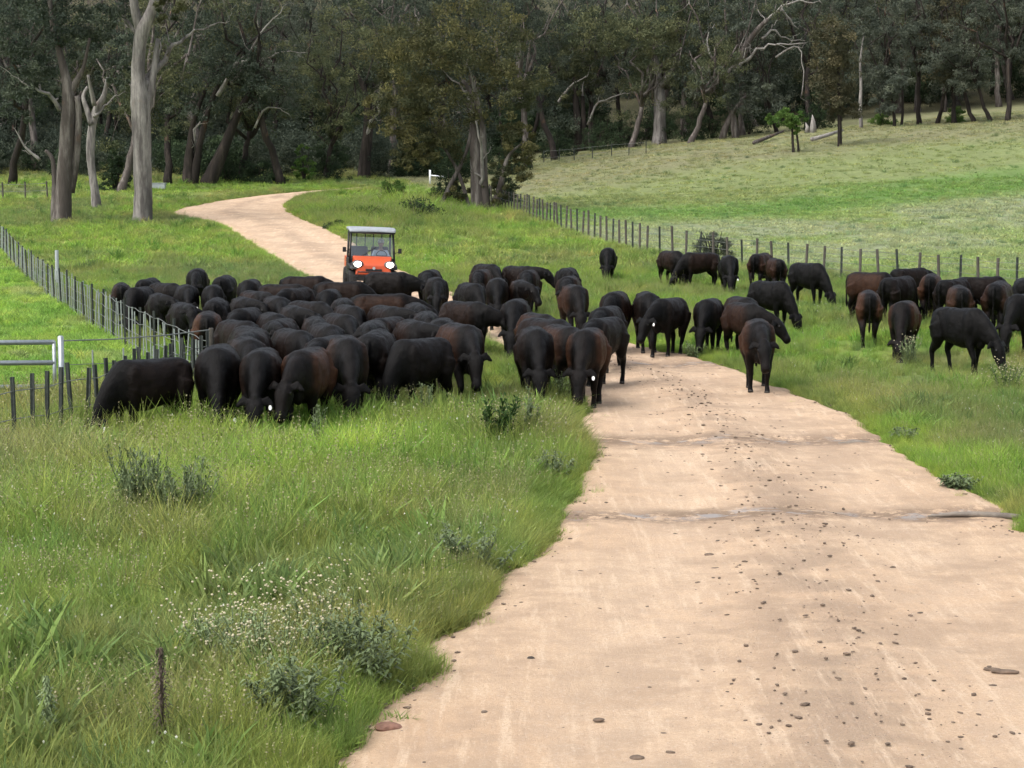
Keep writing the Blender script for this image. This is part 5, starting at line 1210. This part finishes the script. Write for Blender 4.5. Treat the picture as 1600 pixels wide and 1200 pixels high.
GR = hidden_set('grass_tuft', [
    clump(70, .10, .30, .008, .16, .35, .10, 1), clump(70, .12, .34, .008, .17, .40, .16, 2), clump(60, .25, .50, .009, .15, .25, .15, 3, heads=3), clump(60, .22, .46, .010, .16, .30, .22, 4, heads=3),
    clump(46, .06, .18, .020, .17, .6, .04, 5, broad=True), clump(46, .10, .26, .024, .16, .5, .05, 6, broad=True), clump(60, .18, .40, .008, .15, .3, .12, 7, flowers=3), clump(50, .25, .55, .007, .13, .3, .7, 8, heads=10),
    clump(26, .10, .26, .03, .30, .5, .12, 9), clump(26, .08, .2, .045, .35, .6, .10, 10, broad=True), clump(64, .20, .44, .008, .16, .2, .16, 11, heads=2),
    clump(40, .16, .40, .026, .15, .45, .05, 12, seg=3, broad=True), clump(60, .2, .5, .007, .15, .35, .95, 13, heads=6), clump(70, .15, .36, .010, .15, .28, .10, 14, flowers=2)])
TRUNKS = np.array([(o.location.x, o.location.y) for o in bpy.data.objects if o.name.startswith(('gum_tree', 'paddock_tree'))])
UTVP = np.array([bp.x, bp.y])
def field(name, n, y0, y1, label, near):
    y = np.sqrt(RNG.random(n) * (y1 ** 2 - y0 ** 2) + y0 ** 2); x = (RNG.random(n) * 2 - 1) * (.257 * y * 1.28 + 1.5)
    # a thick fringe along both road edges
    m_ = n // 6
    for E, sg in ((EL, -1), (ER, 1)):
        k_ = np.where((E[:, 1] > y0) & (E[:, 1] < y1))[0]
        if len(k_):
            j_ = RNG.choice(k_, m_); ex = E[j_, 0] + sg * np.abs(RNG.normal(0, .35, m_)) + RNG.normal(0, .05, m_); ey = E[j_, 1] + RNG.normal(0, .15, m_) * (y1 / 30)
            x = np.concatenate([x, ex]); y = np.concatenate([y, ey])
    n = len(x)
    d = road_dist(x, y); keep = (d > RNG.normal(-.02, .07, n)) | ((d > -.55) & (RNG.random(n) < .10 * np.exp(d / .3))); x, y, d = x[keep], y[keep], d[keep]; n = len(x)
    left, right = zones(x, y); r = RNG.random(n); q = fbm(x * .35, y * .3, 91); r2 = fbm(x * .9, y * .8, 95)
    idx = np.where(r < .35, 0, np.where(r < .7, 1, np.where(r < .82, 4, 5)))
    tall = sstep(.46, .60, q); pt = RNG.random(n); idx = np.where(pt < tall * .7, np.where(RNG.random(n) < .5, 2, 3), idx); sp_ = fbm(x * .25, y * .2, 97) + .25 * np.exp(-(((x + 6.5) / 3) ** 2 + ((y - 24.5) / 3) ** 2)); idx = np.where(((idx == 2) | (idx == 3)) & (sp_ < .66), 10, idx)
    idx = np.where((r2 > .62) & (RNG.random(n) < .10), 6, idx); idx = np.where((q < .40) & (sp_ > .62) & (RNG.random(n) < .25), 7, idx)
    idx = np.where(left & (y > 31.5), np.where(RNG.random(n) < .6, 5, np.where(RNG.random(n) < .8, 4, 1)), idx)
    idx = np.where((d < .7) & (RNG.random(n) < .6), np.where(RNG.random(n) < .5, 0, 4), idx)
    w1 = fbm(x * .8, y * .7, 111); w2 = fbm(x * .5, y * .45, 113); okp = ~left & (d > .5)
    idx = np.where(okp & (w1 > .56) & (RNG.random(n) < .30), 11, idx); idx = np.where(okp & (w2 > .57) & (RNG.random(n) < .4), 12, idx); idx = np.where(okp & (w1 < .42) & (RNG.random(n) < .3), 13, idx)
    if not near: idx = np.where(RNG.random(n) < .75, np.where(RNG.random(n) < .6, 8, 9), idx)
    s = RNG.uniform(.7, 1.25, n) * (.72 + .5 * q)
    leftv = (x < 1) & (y < 36) & ~left
    s = s * np.where(leftv, 1.10 + .35 * sstep(22, 30, y), 1.0) * np.where((x > 3) & (y < 45), .72, 1.0) * np.where(left, .8, 1.0)
    s = s * (.42 + .58 * sstep(-.3, .7, d)) * np.where(near, 1, 1.15)
    mound = np.exp(-(((x + 6.0) / 4) ** 2 + ((y - 106) / 11) ** 2)); s = s * (1 + 1.3 * mound); idx = np.where(RNG.random(n) < mound * .8, np.where(RNG.random(n) < .5, 3, 10), idx)
    crop = np.exp(-(((x + 1.4) / 2.4) ** 2 + ((y - 33.5) / 4) ** 2)); s = s * (1 - .45 * np.clip(crop * 1.3, 0, 1))
    sz_ = s * np.where(leftv & (y > 24), 1.0, 1.0)
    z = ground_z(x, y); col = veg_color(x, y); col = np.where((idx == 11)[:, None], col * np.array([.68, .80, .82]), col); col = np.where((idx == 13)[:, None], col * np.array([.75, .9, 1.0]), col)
    sz_ = sz_ * RNG.uniform(.75, 1.3, n) * np.where(right & (y > 66), .55, 1.0)
    return scatter(name, np.stack([x, y, z], -1), np.stack([RNG.normal(0, .08, n), RNG.normal(0, .08, n), RNG.random(n) * 6.28], -1), np.stack([s, s, sz_], -1), idx, col, GR, label, 'grass')
field('grass', 24000, 8, 34, 'tall green and dry grass of the near verges', True)
field('grass', 20000, 34, 72, 'green grass around and beyond the cattle', True)
field('grass', 20000, 72, 120, 'pasture grass on the far verges and middle paddock', False)
field('grass', 12000, 120, 185, 'thin dry pasture on the far slope below the wood', False)
